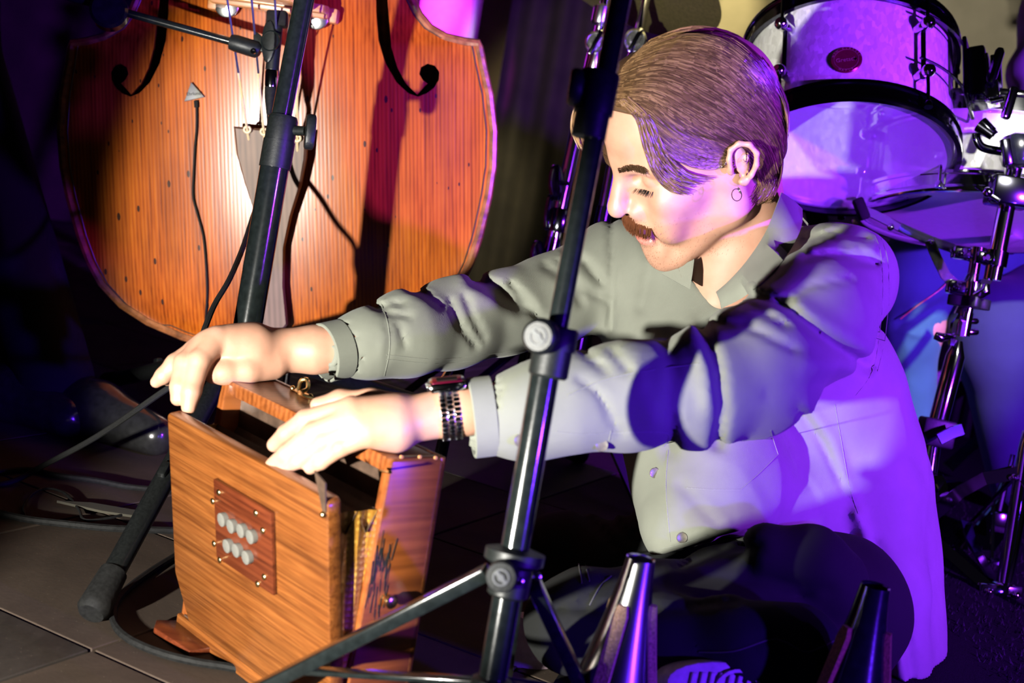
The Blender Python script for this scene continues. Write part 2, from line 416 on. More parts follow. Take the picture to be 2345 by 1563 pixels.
def nets(f, lo, res):
    s = f < 0; n = np.array(f.shape)
    c = [s[i:n[0]-1+i, j:n[1]-1+j, k:n[2]-1+k] for i in (0, 1) for j in (0, 1) for k in (0, 1)]
    sm = sum(x.astype(np.int8) for x in c); mask = (sm > 0) & (sm < 8)
    idx = np.argwhere(mask); vid = np.full(mask.shape, -1, np.int64); vid[mask] = np.arange(len(idx))
    off = np.array([(i, j, k) for i in (0, 1) for j in (0, 1) for k in (0, 1)])
    val = np.stack([f[tuple((idx+o).T)] for o in off], 1)
    acc = np.zeros((len(idx), 3)); cnt = np.zeros(len(idx))
    for a in range(8):
        for b in range(a+1, 8):
            if np.abs(off[a]-off[b]).sum() != 1: continue
            x = (val[:, a] < 0) != (val[:, b] < 0); t = np.where(x, val[:, a]/np.where(x, val[:, a]-val[:, b], 1), 0)
            acc += x[:, None]*(off[a]+t[:, None]*(off[b]-off[a])); cnt += x
    V = lo+res*(idx+acc/cnt[:, None]); F = []
    for a in range(3):
        u, v = (a+1) % 3, (a+2) % 3
        s0 = [slice(None)]*3; s1 = [slice(None)]*3; s0[a] = slice(0, -1); s1[a] = slice(1, None)
        e = np.argwhere(s[tuple(s0)] != s[tuple(s1)]); e = e[(e[:, u] > 0) & (e[:, v] > 0) & (e[:, u] < n[u]-1) & (e[:, v] < n[v]-1)]
        eu = np.zeros(3, int); eu[u] = 1; evv = np.zeros(3, int); evv[v] = 1
        q = np.stack([vid[tuple((e-eu-evv).T)], vid[tuple((e-evv).T)], vid[tuple(e.T)], vid[tuple((e-eu).T)]], 1)
        fl = ~s[tuple(e.T)]; q[fl] = q[fl][:, ::-1]; F.append(q)
    return V, np.concatenate(F)
def npmesh(name, VF, mat, parent, Mx=None):
    V, F = VF; Mx = Mx or WM[parent]; I = np.array(Mx.inverted()); V = V@I[:3, :3].T+I[:3, 3]
    me = bpy.data.meshes.new(name); me.vertices.add(len(V)); me.vertices.foreach_set('co', V.ravel())
    me.loops.add(F.size); me.loops.foreach_set('vertex_index', F.ravel().astype(np.int32))
    me.polygons.add(len(F)); me.polygons.foreach_set('loop_start', np.arange(0, F.size, 4, dtype=np.int32))
    me.update(calc_edges=True); me.validate()
    me.polygons.foreach_set('use_smooth', [True]*len(me.polygons)); me.materials.append(M[mat] if isinstance(mat, str) else mat)
    o = bpy.data.objects.new(name, me); COL.objects.link(o); WM[o] = Mx
    if parent is not None: o.parent = parent; o.matrix_local = WM[parent].inverted()@Mx
    return o
def bvh_of(VF): return BVHTree.FromPolygons([tuple(v) for v in VF[0]], [tuple(int(i) for i in f) for f in VF[1]])
def cast(b, px, py, off=0.0):
    r = (P(px, py, 1)-CAM).normalized(); h = b.ray_cast(CAM, r)
    return None if h[0] is None else h[0]-r*off
def pc(px, py, d, rp): return P(px, py, d), px2m(rp, d)
def chain(L, n=None, s=1.0):
    """[(px,py,depth,radius_px)...] -> cones"""
    Q = [pc(*l) for l in L]; return [cone(a[0], b[0], a[1], b[1], n, s) for a, b in zip(Q, Q[1:])]
def seg2d(x, y, pl):
    """distance in pixels to a polyline"""
    best = np.full(x.shape, 1e9)
    for (x0, y0), (x1, y1) in zip(pl, pl[1:]):
        dx, dy = x1-x0, y1-y0; t = np.clip(((x-x0)*dx+(y-y0)*dy)/(dx*dx+dy*dy+1e-9), 0, 1)
        best = np.minimum(best, np.hypot(x-x0-t*dx, y-y0-t*dy))
    return best
# ------------------------------------------------------------------ setting
fl = kind(O('floor', box(9, 8, .1, (0, 3, -.056)), 'grout', smooth=False), 'structure')
c0 = FL(210, 1487); e1 = Vector((math.cos(math.radians(62)), math.sin(math.radians(62)), 0)); e2 = Vector((-e1.y, e1.x, 0)); TS = .30
tm = mesh_of('tile', box(TS-.004, TS-.004, .008, (0, 0, -.004), .0012), M['tile'], False); tmd = mesh_of('tile', box(TS-.004, TS-.004, .008, (0, 0, -.004), .0012), M['darktile'], False)
for i in range(-9, 13):
    for j in range(-9, 11):
        c = c0+e1*TS*(i+.5)+e2*TS*(j+.5)
        if not (-1.9 < c.x < 2.3 and .2 < c.y < 4.6): continue
        if c.x > .62 and c.y < 3.4: continue
        dark = (i == -1 and j == 0) or (i % 4 == 3 and j % 4 == 0)
        O('tile', tmd if dark else tm, None, fl, Matrix.Translation(c) @ Matrix.Rotation(math.radians(62), 4, 'Z'))
kind(O('wall_back', box(9, .1, 3.2, (0, 4.75, 1.6)), 'wall', smooth=False), 'structure')
# tall dark drapes in front of the back wall, the second added to darken it
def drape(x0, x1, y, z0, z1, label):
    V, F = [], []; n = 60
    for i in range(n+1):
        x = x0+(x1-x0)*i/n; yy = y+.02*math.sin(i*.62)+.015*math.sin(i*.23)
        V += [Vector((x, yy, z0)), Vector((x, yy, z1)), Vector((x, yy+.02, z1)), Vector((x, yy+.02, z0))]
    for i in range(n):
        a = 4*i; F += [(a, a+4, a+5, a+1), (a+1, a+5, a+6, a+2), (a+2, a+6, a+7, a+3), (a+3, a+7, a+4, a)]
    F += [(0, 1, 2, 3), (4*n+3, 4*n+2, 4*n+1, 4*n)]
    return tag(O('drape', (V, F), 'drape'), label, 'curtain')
def bx(px, y):   # world x where the pixel column px (at its own row) meets the vertical plane y
    r = P(px, 300, 1)-CAM; return (CAM+r*(y/r.y)).x
drape(-2.6, bx(935, 4.45), 4.45, 0, 3, 'dark pleated stage drape behind the double bass')
drape(bx(1125, 4.45), bx(1535, 4.45), 4.45, 0, 3, 'dark sheet added to darken the wall behind the cymbal stands')  # added dark sheet, keeps the purple light from brightening the wall
# added white column standing in for a blurred magenta-lit cloth
col = thing('column', 'white column standing in for a magenta-lit cloth behind the double bass', 'column', (bx(985, 4.2), 4.2, 0))
O('shaft', xf(Matrix.Translation(WM[col].translation), lathe([(.1, 0), (.1, .12), (.085, .14), (.085, 2.7), (.11, 2.75), (.11, 3)], 32)), 'white', col)
def prof_panel(px0, px1, y, z0, z1, mat, name, label, catg):
    t = thing(name, label, catg, ((bx(px0, y)+bx(px1, y))/2, y, z0))
    return t
# flight case with ribbed front below the drum hardware
rb = thing('ribbed_road_case', 'black road case with vertically ribbed front behind the snare stand', 'case', FL(2345, 1035))
fb = WM[rb].translation; Mr = frame(fb, (0, 0, 1), (1, -.15, 0))
O('body', xf(Mr, box(.52, .3, .46, (0, .15, .23), .006)), 'blackplastic', rb)
rib = mesh_of('rib', box(.014, .018, .44, (0, 0, 0), .003), M['gunmetal'])
for i in range(16): O('rib', rib, None, rb, Mr @ Matrix.Translation((-.245+i*.0325, -.006, .23)))
# rug under the drum kit
ru = tag(O('drum_rug', prism([(.02, 1.02), (.9, .75), (1.9, .9), (2.3, 3.2), (.75, 3.45), (.35, 2.4)], .0, .008), 'rug', smooth=False), 'black speckled rug under the drum stands', 'rug')
V, F = [], []
for i in range(9000):
    y = RND.uniform(1.4, 2.5); x = RND.uniform(.62, .62+.45*y); a = RND.uniform(0, 6.28); l = RND.uniform(.004, .009)
    b = Vector((x, y, .008)); d = Vector((math.cos(a), math.sin(a), 0))
    n = len(V); V += [b+d*.0012, b-d*.0012, b+Vector((RND.uniform(-1, 1)*.004, RND.uniform(-1, 1)*.004, l))]; F.append((n, n+1, n+2))
kind(O('rug_pile', (V, F), 'fibre', ru, smooth=False), 'stuff')
# ------------------------------------------------------------------ double bass
DB = 2.12; K = DB/FPX
bt = math.radians(-8)
Bo = P(635, 330, DB); BX = CX.copy(); BY = CY*math.cos(bt)+FW*math.sin(bt); BZ = BX.cross(BY)
MB_ = Matrix.Translation(Bo) @ Matrix((BX, BY, BZ)).transposed().to_4x4()
bass = thing('double_bass', 'worn orange-brown double bass with scratched spruce top and f-holes', 'double bass', FL(640, 1110))
HW = [(-845, 30), (-835, 60), (-790, 150), (-720, 260), (-640, 335), (-540, 375), (-440, 380), (-360, 365), (-335, 372), (-322, 385), (-305, 350), (-260, 305), (-180, 275), (-90, 280), (-30, 300), (10, 312), (40, 327), (70, 352), (90, 388), (100, 430), (104, 462), (118, 465), (150, 471), (220, 487), (300, 496), (380, 494), (450, 483), (540, 462), (600, 442), (650, 417), (700, 372), (740, 312), (775, 232), (800, 150), (812, 90), (818, 40), (820, 8)]
hy = np.array([a for a, b in HW], float); hw = np.array([b for a, b in HW], float)
# rows: dense near the ends and corners
rows = np.unique(np.concatenate([hy, np.linspace(-845, 760, 120), 820-60*np.linspace(0, 1, 16)**2]))
wr = np.interp(rows, hy, hw)
def belly(u, y):
    yy = np.clip((y+845)/1665, 0, 1); e = np.clip(np.sin(np.pi*yy), 0, 1)**.45
    return .042*e*(1-np.abs(u)**2.2)*(.6+.4*np.cos(u*np.pi/2))
_yy = np.arange(-1000, 1000.); _w = np.interp(_yy, hy, hw); _g = np.exp(-(np.arange(-150, 151)/60.)**2); ws_ = np.convolve(np.pad(_w, 150, 'edge'), _g/_g.sum(), 'valid')
def height(u, w, y):
    s = float(np.interp(y, _yy, ws_)); return float(belly(min(1., abs(u)*w/max(s, w*.85)), y))*(1-abs(u)**8)
NU = 64; us = np.sin(np.linspace(-1, 1, NU)*np.pi/2)
V, F = [], []
for lay in (0, 1):
    for y, w in zip(rows, wr):
        for u in us: V.append(((u*w)*K, (330-y)*K, height(u, w, y)-.007*lay))
NR = len(rows); N1 = NR*NU
for r in range(NR-1):
    for c in range(NU-1):
        a = r*NU+c; F.append((a, a+NU, a+NU+1, a+1)); F.append((N1+a, N1+a+1, N1+a+NU+1, N1+a+NU))
for r in range(NR-1):
    a = r*NU; F.append((a, N1+a, N1+a+NU, a+NU)); b = a+NU-1; F.append((b, b+NU, N1+b+NU, N1+b))
for c in range(NU-1):
    F.append((c, c+1, N1+c+1, N1+c)); a = (NR-1)*NU+c; F.append((a, N1+a, N1+a+1, a+1))
fh = [(868, -330), (880, -345), (900, -340), (908, -320), (900, -303), (884, -300), (876, -240), (890, -120), (892, 0), (897, 60), (902, 115), (915, 160), (933, 194), (958, 219), (972, 203), (981, 194), (971, 187), (963, 173), (967, 158), (982, 150), (998, 154), (1008, 168), (1007, 186), (996, 204), (980, 216), (960, 224), (938, 216), (912, 192), (888, 150), (873, 100), (868, 40), (866, -60), (856, -180), (850, -260), (855, -305)]
def fhole(sgn): return [(sgn*(x-635)*K, (330-y)*K) for x, y in fh]
g = (V, F)
for sg in (1, -1):
    pl = fhole(sg)
    if sg < 0: pl = pl[::-1]
    ct = prism(pl, -.05, .12)
    bm = bmesh.new(); vs = [bm.verts.new(v) for v in ct[0]]
    for f in ct[1]: bm.faces.new([vs[i] for i in f])
    bmesh.ops.recalc_face_normals(bm, faces=bm.faces); bmesh.ops.triangulate(bm, faces=[f for f in bm.faces if len(f.verts) > 4]); bm.verts.index_update()
    ct = ([v.co.copy() for v in bm.verts], [tuple(v.index for v in f.verts) for f in bm.faces]); bm.free()
    g = boolean(g, ct)
top = O('top_plate', g, 'bass_top', bass, MB_, ang=35)
outl = [((w)*K, (330-y)*K) for y, w in zip(rows, wr)]; loop = outl+[(-x, y) for x, y in reversed(outl)]
sub = loop[::2]
def ring3(s, z): return [Vector((x*s, y if abs(y) < .3 else y, z)) for x, y in loop]
n = len(loop); V = ring3(.975, -.002)+ring3(.975, -.19); F = [(i, (i+1) % n, n+(i+1) % n, n+i) for i in range(n)]
O('ribs', (V, [f[::-1] for f in F]), 'bass_side', bass, MB_)
V = [Vector((x, y, -.19)) for x, y in loop]+[Vector((x, y, -.196)) for x, y in loop]
F = []
for i in range(NR-1):
    a, b = i, 2*NR-1-i; F.append((a, a+1, b-1, b)); F.append((n+a, n+b, n+b-1, n+a+1))
O('back_plate', (V, F+[(i, (i+1) % n, n+(i+1) % n, n+i) for i in range(n)]), 'bass_side', bass, MB_)
O('edge_binding', tube([Vector((x*.998, y, -.003)) for x, y in loop]+[Vector((loop[0][0]*.998, loop[0][1], -.003))], .0068, 8, False), 'bass_edge', bass, MB_)
pf = tube([Vector((x*.965, y if y > -.28 else y+.008, height(.965, float(np.interp(330-y/K, hy, hw)), 330-y/K)+.0006)) for x, y in loop], .0011, 5, False)
O('purfling', pf, 'boxdark', bass, MB_)
def bl(px, py, z): return Vector(((px-635)*K, (330-py)*K, z))
# tailpiece, gut, end pin
tp = [(560, 291), (563, 350), (577, 410), (597, 480), (606, 560), (606, 660), (602, 735), (612, 752), (648, 752), (660, 738), (655, 650), (660, 560), (678, 490), (703, 420), (717, 360), (722, 305)]
V, F = [], []
tz = .052
for z, s in ((0, 1), (.012, 1), (.017, .93)):
    for x, y in tp: V.append(bl(638+(x-638)*s, 520+(y-520)*(1-(1-s)*.3), tz+z-(y-520)*K*.10))
m = len(tp); F = [tuple(reversed(range(m))), tuple(range(2*m, 3*m))]
for l in range(2): F += [(l*m+i, l*m+(i+1) % m, (l+1)*m+(i+1) % m, (l+1)*m+i) for i in range(m)]
tpo = O('tailpiece', (V, [f[::-1] for f in F]), 'tail', bass, MB_, ang=25)
O('tail_gut', tube([bl(618, 735, .04), bl(616, 800, .04), bl(620, 822, .01)], .0025, 6), 'ink', bass, MB_)
O('tail_gut', tube([bl(648, 735, .04), bl(646, 800, .04), bl(640, 822, .01)], .0025, 6), 'ink', bass, MB_)
O('end_pin', tube([Bo+BX*0+BY*(330-815)*K-BZ*.09, Bo+BY*(330-815)*K-BZ*.09+Vector((.0, 0, -.185))], .006, 10), 'steel', bass)
# bridge with feet and height adjusters, strings
def Mb(px, py, z): return MB_ @ Matrix.Translation(bl(px, py, z))
slope = Matrix.Rotation(-.14, 4, 'Z')
br = O('bridge', prism([(-.088, 0), (-.082, .022), (-.03, .03), (.03, .03), (.082, .022), (.088, 0), (.06, -.004), (.02, .006), (-.02, .006), (-.06, -.004)], -.006, .006, .002), 'bridge', bass, Mb(643, 24, .078) @ slope @ Matrix.Rotation(math.radians(90), 4, 'X'))
O('bridge_blade', prism([(-.07, .02), (-.072, .06), (-.06, .10), (-.04, .125), (0, .133), (.04, .125), (.06, .10), (.072, .06), (.07, .02)], -.005, .005, .0015), 'bridge', bass, Mb(643, 22, .078) @ slope @ Matrix.Rotation(math.radians(90), 4, 'X'))
bar_ = O('bridge_base_bar', box(.172, .019, .02, (0, 0, 0), .004), 'bridge', bass, Mb(643, 28, .068) @ slope)
for sx, px, py in ((-1, 545, 22), (1, 742, 48)):
    f_ = O('bridge_foot', box(.032, .022, .028, (0, 0, 0), .004), 'bridge', bass, Mb(px-(18 if sx < 0 else -22), py, .044) @ slope)
    O('adjuster_wheel', lathe([(.016, -.002), (.0175, -.001), (.0175, .001), (.016, .002)], 28), 'alu', bass, Mb(px, py+6, .056) @ slope)
SR = [((593, 300), (590, -40)), ((627, 306), (640, -44)), ((664, 316), (688, -44)), ((697, 322), (733, -40))]
for i, ((x0, y0), (x1, y1)) in enumerate(SR):
    zt = tz+.02; zb = .205
    a, b = bl(x0, y0+42, zt), bl(x1*1.0-(0), y1+70, zb)
    mid = a.lerp(b, .52); n_ = bl(639+(x1-639)*.32, -1350, .09)
    O('string', tube([mid, b, n_], .0016, 6), 'silk', bass, MB_, label='bass string wrapped in dark blue silk')
    s_ = O('string_tail', tube([a, a.lerp(b, .1), mid], .0018, 6), 'string', bass, MB_, label='pale lower end of bass string')
    O('string_knot', xf(Matrix.Translation(a.lerp(b, .14)), ringlathe([(.0045+.0018*math.cos(t), .0018*math.sin(t)) for t in [j*math.pi/3 for j in range(6)]], 14)), 'string', s_, MB_)
    O('string_slot', xf(Matrix.Translation(a+Vector((0, -.002, -.001))), lathe([(.0045, -.001), (.005, .0012), (.003, .0016)], 16)), 'ink', tpo, MB_)
# neck, fingerboard and scroll above the picture
O('neck', xf(MB_, tube([bl(635, -840, .0), bl(635, -1500, -.02)], [.028, .021], 14)), 'bass_side', bass)
V = []
for y, w, z in ((-330, .047, .135), (-1500, .022, .02)): V += [bl(635, y, z)+Vector((-w, 0, -.008)), bl(635, y, z), bl(635, y, z)+Vector((w, 0, -.008)), bl(635, y, z)+Vector((0, 0, -.022))]
O('fingerboard', (V, [(0, 1, 5, 4), (1, 2, 6, 5), (2, 3, 7, 6), (3, 0, 4, 7), (3, 2, 1, 0), (4, 5, 6, 7)]), 'ink', bass, MB_)
O('scroll', xf(MB_, tube([bl(635, -1490, -.02), bl(635, -1680, -.05), bl(635, -1740, -.1), bl(635, -1710, -.15), bl(635, -1665, -.12)], [.024, .022, .03, .03, .015], 12)), 'bass_side', bass)
# ------------------------------------------------------------------ triangular contact pickup and its lead on the bass top
bt_bvh = BVHTree.FromPolygons([MB_@v for v in g[0]], g[1])
pk = thing('contact_pickup', 'grey triangular contact pickup with thin lead stuck to the bass top', 'pickup', cast(bt_bvh, 447, 212))
pz = BZ; Mp = Matrix.Translation(WM[pk].translation+BZ*.001) @ Matrix((BX, BY, BZ)).transposed().to_4x4()
tri = [((x-447)*K, (212-y)*K) for x, y in ((424, 232), (470, 222), (441, 189))]
O('sensor_plate', prism(tri, 0, .007, .0012), 'pickup', pk, Mp)
O('lettering', xf(Mp @ Matrix.Translation((-.0005, -.002, .0074)) @ Matrix.Rotation(.06, 4, 'Z') @ Matrix.Shear('XZ', 4, (0, 0)), textgeo('Ehrlund', .0068, .0001)), 'ink', pk, label='small black script lettering')
O('strain_relief', tube([cast(bt_bvh, 449, 230, .005), cast(bt_bvh, 450, 246, .005)], .0035, 8), 'ink', pk)
lead = [(450, 240), (450, 290), (446, 340), (443, 400), (442, 450), (452, 490), (465, 540), (471, 600), (474, 660), (472, 710), (468, 750), (455, 790)]
O('lead', tube(smoothpts([cast(bt_bvh, x, y, .006) or P(x, y, 2.06) for x, y in lead]), .0016, 6), 'ink', pk)
# ------------------------------------------------------------------ front microphone stand
def knob_emblem(Mx, r, parent):
    e = O('emblem', xf(Mx, ringlathe([(r*.62, .0006), (r*.5, .0006), (r*.5, -.001), (r*.62, -.001)], 28)), 'emblem', parent, label='pale ring emblem with slanted bar')
    O('emblem_bar', xf(Mx @ Matrix.Rotation(.9, 4, 'Z'), box(r*1.15, r*.3, .0014, (0, 0, .0002))), 'emblem', e)
    O('emblem_disc', xf(Mx, lathe([(r*.24, -.001), (r*.24, .001)], 16)), 'emblem', e)
D1 = 1.08
st = thing('microphone_stand', 'black microphone stand with flat tripod legs in front of the crouching man', 'microphone stand', FL(1122, 1660))
O('upper_tube', tube([P(1432, -60, D1), P(1272, 775, D1)], .0081, 20), 'blackgloss', st)
O('lower_tube', tube([P(1258, 800, D1), P(1120, 1600, D1)], .0113, 22), 'blackgloss', st)
ax1 = (P(1432, -60, D1)-P(1272, 775, D1)).normalized()
def collar(c, prof, parent, name, mat='blackplastic', ax=None): return O(name, xf(frame(c, ax or ax1, CX), lathe(prof, 26)), mat, parent)
cl1 = collar(P(1364, 225, D1), [(.0135, -.031), (.0135, -.012), (.0155, -.012), (.0155, .019), (.014, .021)], st, 'boom_clutch')
O('clutch_arm', bar(P(1358, 208, D1), P(1318, 200, D1-.004), .017, .015, ax1), 'blackplastic', cl1)
Mk = frame(P(1322, 200, D1-.004), -CX+CY*.15, ax1); O('clutch_knob', xf(Mk, lathe([(.005, -.004), (.0135, -.003), (.0145, .0), (.0145, .004), (.0125, .0065)], 24)), 'blackplastic', cl1)
cl2 = collar(P(1266, 800, D1), [(.0135, -.022), (.0155, -.02), (.0155, .0), (.0175, .0), (.0175, .016), (.016, .018)], st, 'height_clutch')
O('clutch_arm', bar(P(1268, 785, D1), P(1240, 772, D1-.018), .02, .016, ax1), 'blackplastic', cl2)
Mk = frame(P(1238, 770, D1-.022), -FW-CX*.35, ax1)
kn = O('clutch_knob', xf(Mk, lathe([(.008, -.01), (.0135, -.008), (.0142, -.002), (.0135, .004), (.011, .0065)], 30)), 'blackplastic', cl2)
knob_emblem(Mk @ Matrix.Translation((0, 0, .0068)), .0115, kn)
hub = collar(P(1172, 1308, D1), [(.0135, -.02), (.016, -.018), (.0165, .004), (.0235, .008), (.0235, .016), (.0125, .019)], st, 'tripod_hub')
Mk = frame(P(1150, 1318, D1-.028), -FW-CX*.12, ax1)
kn = O('hub_knob', xf(Mk, lathe([(.009, -.016), (.0118, -.012), (.0122, .004), (.011, .007)], 30)), 'blackplastic', hub)
knob_emblem(Mk @ Matrix.Translation((0, 0, .0074)), .0105, kn)
for px, py, d in ((1190, 1330, D1-.017), (1230, 1320, D1-.01)): O('rivet', xf(frame(P(px, py, d), -FW), lathe([(.0034, -.003), (.0034, 0), (.002, .001)], 14)), 'alu', hub)
foot1 = FL(435, 1658, .012); foot2 = FL(1402, 1722, .012); foot3 = FL(1150, 1610, .012)
for (a, b, nn) in ((P(1118, 1308, D1), foot1, CY+CX*.45-FW*.4), (P(1222, 1335, D1+.012), foot2, CX-FW*.3+CY*.5), (P(1185, 1330, D1+.03), foot3, CX)):
    lg = O('leg', bar(a, b, .0155, .011, nn), 'blackgloss', st, ang=30)
    O('foot_cap', xf(frame(b, b-a), lathe([(.008, -.03), (.0105, -.026), (.0105, .004), (.008, .009)], 16)), 'rubber', lg)
    mid = a.lerp(b, .62)
    O('brace', bar(mid, P(1125, 1560, D1+.004), .011, .004, nn), 'blackgloss', lg)
O('leg_rivet', xf(frame(P(719, 1530, 1.14), -FW+CY*.5), ringlathe([(.0034, 0), (.0034, .0015), (.0016, .002), (.0016, 0)], 16)), 'alu', st)
hs = FL(1400, 1560)
O('brace_slider', xf(frame(P(1122, 1585, D1), ax1), lathe([(.0135, -.012), (.016, -.01), (.016, .01), (.0135, .012)], 22)), 'blackplastic', st)
O('tube_end', xf(frame(P(1120, 1600, D1), ax1), lathe([(.009, -.012), (.0118, -.008), (.0118, .004)], 18)), 'rubber', st)
# ------------------------------------------------------------------ large stand in front of the bass
D2 = 1.72
s2 = thing('overhead_stand', 'heavy black overhead stand with thick round tube before the double bass', 'microphone stand', FL(520, 1180))
O('upper_tube', tube([P(712, -80, D2), P(640, 290, D2)], .0125, 22), 'blackgloss', s2)
O('lower_tube', tube([P(648, 270, D2), P(558, 800, D2)], .0178, 26), 'blackgloss', s2)
ax2 = (P(712, -80, D2)-P(560, 800, D2)).normalized()
sl_ = O('locking_sleeve', xf(frame(P(640, 322, D2), ax2, CX), lathe([(.0185, -.034), (.0195, -.034), (.0195, .0), (.0185, .0), (.0185, .026), (.0165, .031)], 28)), 'blackplastic', s2)
O('knob_stem', tube([P(655, 298, D2), P(700, 300, D2-.01)], .006, 10), 'blackplastic', sl_)
wk = [(math.cos(a)*.0125, math.sin(a)*.025*(1+.12*math.cos(2*a))) for a in [i*2*math.pi/24 for i in range(24)]]
O('wing_knob', xf(frame(P(710, 302, D2-.012), CX+FW*.25-CY*.1, ax2) @ Matrix.Rotation(1.5, 4, 'Z'), prism(wk, -.006, .006, .003)), 'blackplastic', sl_)
hub2 = O('leg_hub', xf(frame(P(556, 812, D2), ax2, CX), lathe([(.02, -.05), (.026, -.045), (.03, .0), (.026, .02), (.02, .026)], 24)), 'blackplastic', s2)
O('center_tube', tube([P(556, 812, D2), P(532, 960, D2)], .015, 16), 'black', s2)
f1 = FL(212, 1398, .014)
for (a, b) in ((P(545, 790, D2-.02), f1), (P(575, 800, D2+.02), Vector((.15, 2.35, .014))), (P(545, 800, D2+.03), Vector((-.66, 2.3, .014)))):
    lg = O('leg', tube([a, b], .0117, 18), 'black', s2)
    d = (b-a).normalized()
    O('rubber_foot', xf(frame(b, d, (0, 0, 1)), lathe([(.0125, -.052), (.0145, -.05), (.0165, -.012), (.017, -.002), (.013, .004)], 20)), 'rubber', lg)
    mp_ = a.lerp(b, .55); O('leg_joint', xf(frame(mp_, d, (0, 0, 1)), box(.034, .009, .02, (0, 0, 0), .002)), 'black', lg)
    O('brace', bar(mp_, P(534, 940, D2), .012, .005, (0, 0, 1)), 'black', lg)
# ------------------------------------------------------------------ clip microphone on its boom
DM = 1.93
mc = thing('boom_microphone_stand', 'black boom arm stand reaching across the bass with round clutch', 'microphone stand', Vector((P(-150, -92, DM).x, P(-150, -92, DM).y, 0)))
O('boom_arm', tube([P(-190, -104, DM-.02), P(545, 100, DM)], .0056, 16), 'blackgloss', mc)
O('boom_tip', tube([P(528, 96, DM), P(540, 99, DM), P(588, 114, DM), P(596, 118, DM)], [.0105, .0118, .0118, .008], 18), 'blackplastic', mc)
O('tip_screw', xf(frame(P(580, 117, DM-.012), -FW), lathe([(.004, -.003), (.004, .001), (.0018, .001), (.0018, -.001)], 12)), 'steel', mc)
O('boom_clutch', xf(frame(P(250, 24, DM-.012), -FW+CX*.2), lathe([(.018, -.02), (.026, -.016), (.026, .008), (.022, .012)], 28)), 'blackgloss', mc)
b0 = P(-150, -92, DM-.015); O('pole', tube([b0, Vector((b0.x, b0.y, .03))], .009, 14), 'black', mc)
O('round_base', xf(Matrix.Translation((b0.x, b0.y, 0)), lathe([(.12, 0), (.125, .006), (.12, .018), (.02, .026), (.012, .05)], 40)), 'black', mc)
mi = thing('clip_microphone', 'slim black microphone in a clip under the bass bridge with cable plug', 'microphone', P(622, 130, DM))
axm = (P(632, 30, DM)-P(621, 250, DM)).normalized()
def ml(px, py): return P(px, py, DM)
O('mic_clip', xf(frame(ml(622, 98), -FW-CX*.3, axm), prism([(.03*math.cos(a), .0105*math.sin(a)) for a in [i*math.pi/12 for i in range(24)]], -.008, .012, .003)), 'blackplastic', mi)
O('clip_ear', xf(frame(ml(603, 104), -FW, axm), prism([(-.012, -.012), (.0, -.006), (.014, .004), (.02, .014), (-.006, .014)], -.003, .003, .001)), 'blackplastic', mi)
O('clip_badge', xf(frame(ml(623, 98)-FW*.0125, -FW-CX*.3, axm), ringlathe([(.0145, 0), (.0145, .001), (.0125, .001), (.0125, 0)], 24)), 'blackgloss', mi)
O('mic_head', xf(frame(ml(635, 44), axm, CX), box(.028, .02, .022, (0, 0, 0), .003)), 'rubber', mi)
O('mic_body', tube([ml(634, 40), ml(623, 160)], .0095, 18), 'blackplastic', mi)
O('plug_ring', tube([ml(623, 158), ml(622, 165), ml(621, 196), ml(621, 202)], [.008, .0092, .0092, .008], 18), 'steel', mi)
O('plug_boot', tube([ml(621, 200), ml(620, 222), ml(617, 255), ml(616, 262)], [.009, .0085, .0048, .0036], 14), 'rubber', mi)
O('cable', tube(smoothpts([ml(616, 258), ml(617, 290), P(612, 360, DM+.03), P(600, 430, DM), P(578, 500, DM-.08), P(555, 570, DM-.15), P(525, 640, 1.7), P(490, 700, 1.66), P(462, 770, 1.62), P(430, 850, 1.6), P(350, 912, 1.62), P(220, 1000, 1.7), P(100, 1065, 1.8)+Vector((0, 0, 0)), FL(20, 1105, .004), FL(-60, 1110, .004)]), .0036, 8), 'ink', mi)
# ------------------------------------------------------------------ shruti box
Nc, Lc = FL(800, 1712), FL(434, 1432)
wx = (Nc-Lc).normalized(); up = Vector((0, 0, 1)); ty = up.cross(wx).normalized()   # wx: left->near right, ty: back
if ty.y < 0: ty = -ty
BW = (Nc-Lc).length; BH = .262; BT = .058
MX = Matrix.Translation(Lc) @ Matrix((wx, ty, up)).transposed().to_4x4()
sb = thing('shruti_box', 'brown teak shruti box with drone knobs and open bellows under the man\'s hands', 'shruti box', (Lc+Nc)/2)
def sbx(name, geo, mat, par=None, **k): return O(name, geo, mat, par or sb, MX, **k)
TH = .012
# frame of the body: x 0..BW, y 0..BT, z 0..BH, rim protrudes to the front (y<0) at the base
RD = -.012
body_back = sbx('back_panel', box(BW, .008, BH, (BW/2, BT-.004, BH/2), .002), 'box')
sidepoly = [(RD, 0), (BT, 0), (BT, BH-.006), (BT-.006, BH), (.0, BH), (-.002, BH-.003), (RD, .03)]
for x in (0, BW-TH): sbx('side_panel', [Vector((x+v.z, v.x, v.y)) for v in prism(sidepoly, 0, TH, .002)[0]] and ([Vector((x+v.z, v.x, v.y)) for v in prism(sidepoly, 0, TH, .002)[0]], prism(sidepoly, 0, TH, .002)[1]), 'boxside')
sbx('top_panel', box(BW-2*TH+.001, BT, .014, (BW/2, BT/2, BH-.0075), .002), 'boxside')
sbx('base_rail', box(BW+.004, BT-RD+.006, .016, (BW/2, (BT+RD)/2-.001, .008), .003), 'box')
sbx('inner_panel', box(BW-2*TH, .006, BH-.03, (BW/2, .02, BH/2), 0), 'boxdark')
sbx('dark_inlay', box(BW-.02, .012, .0016, (BW/2, RD+.004, .0172)), 'boxdark')
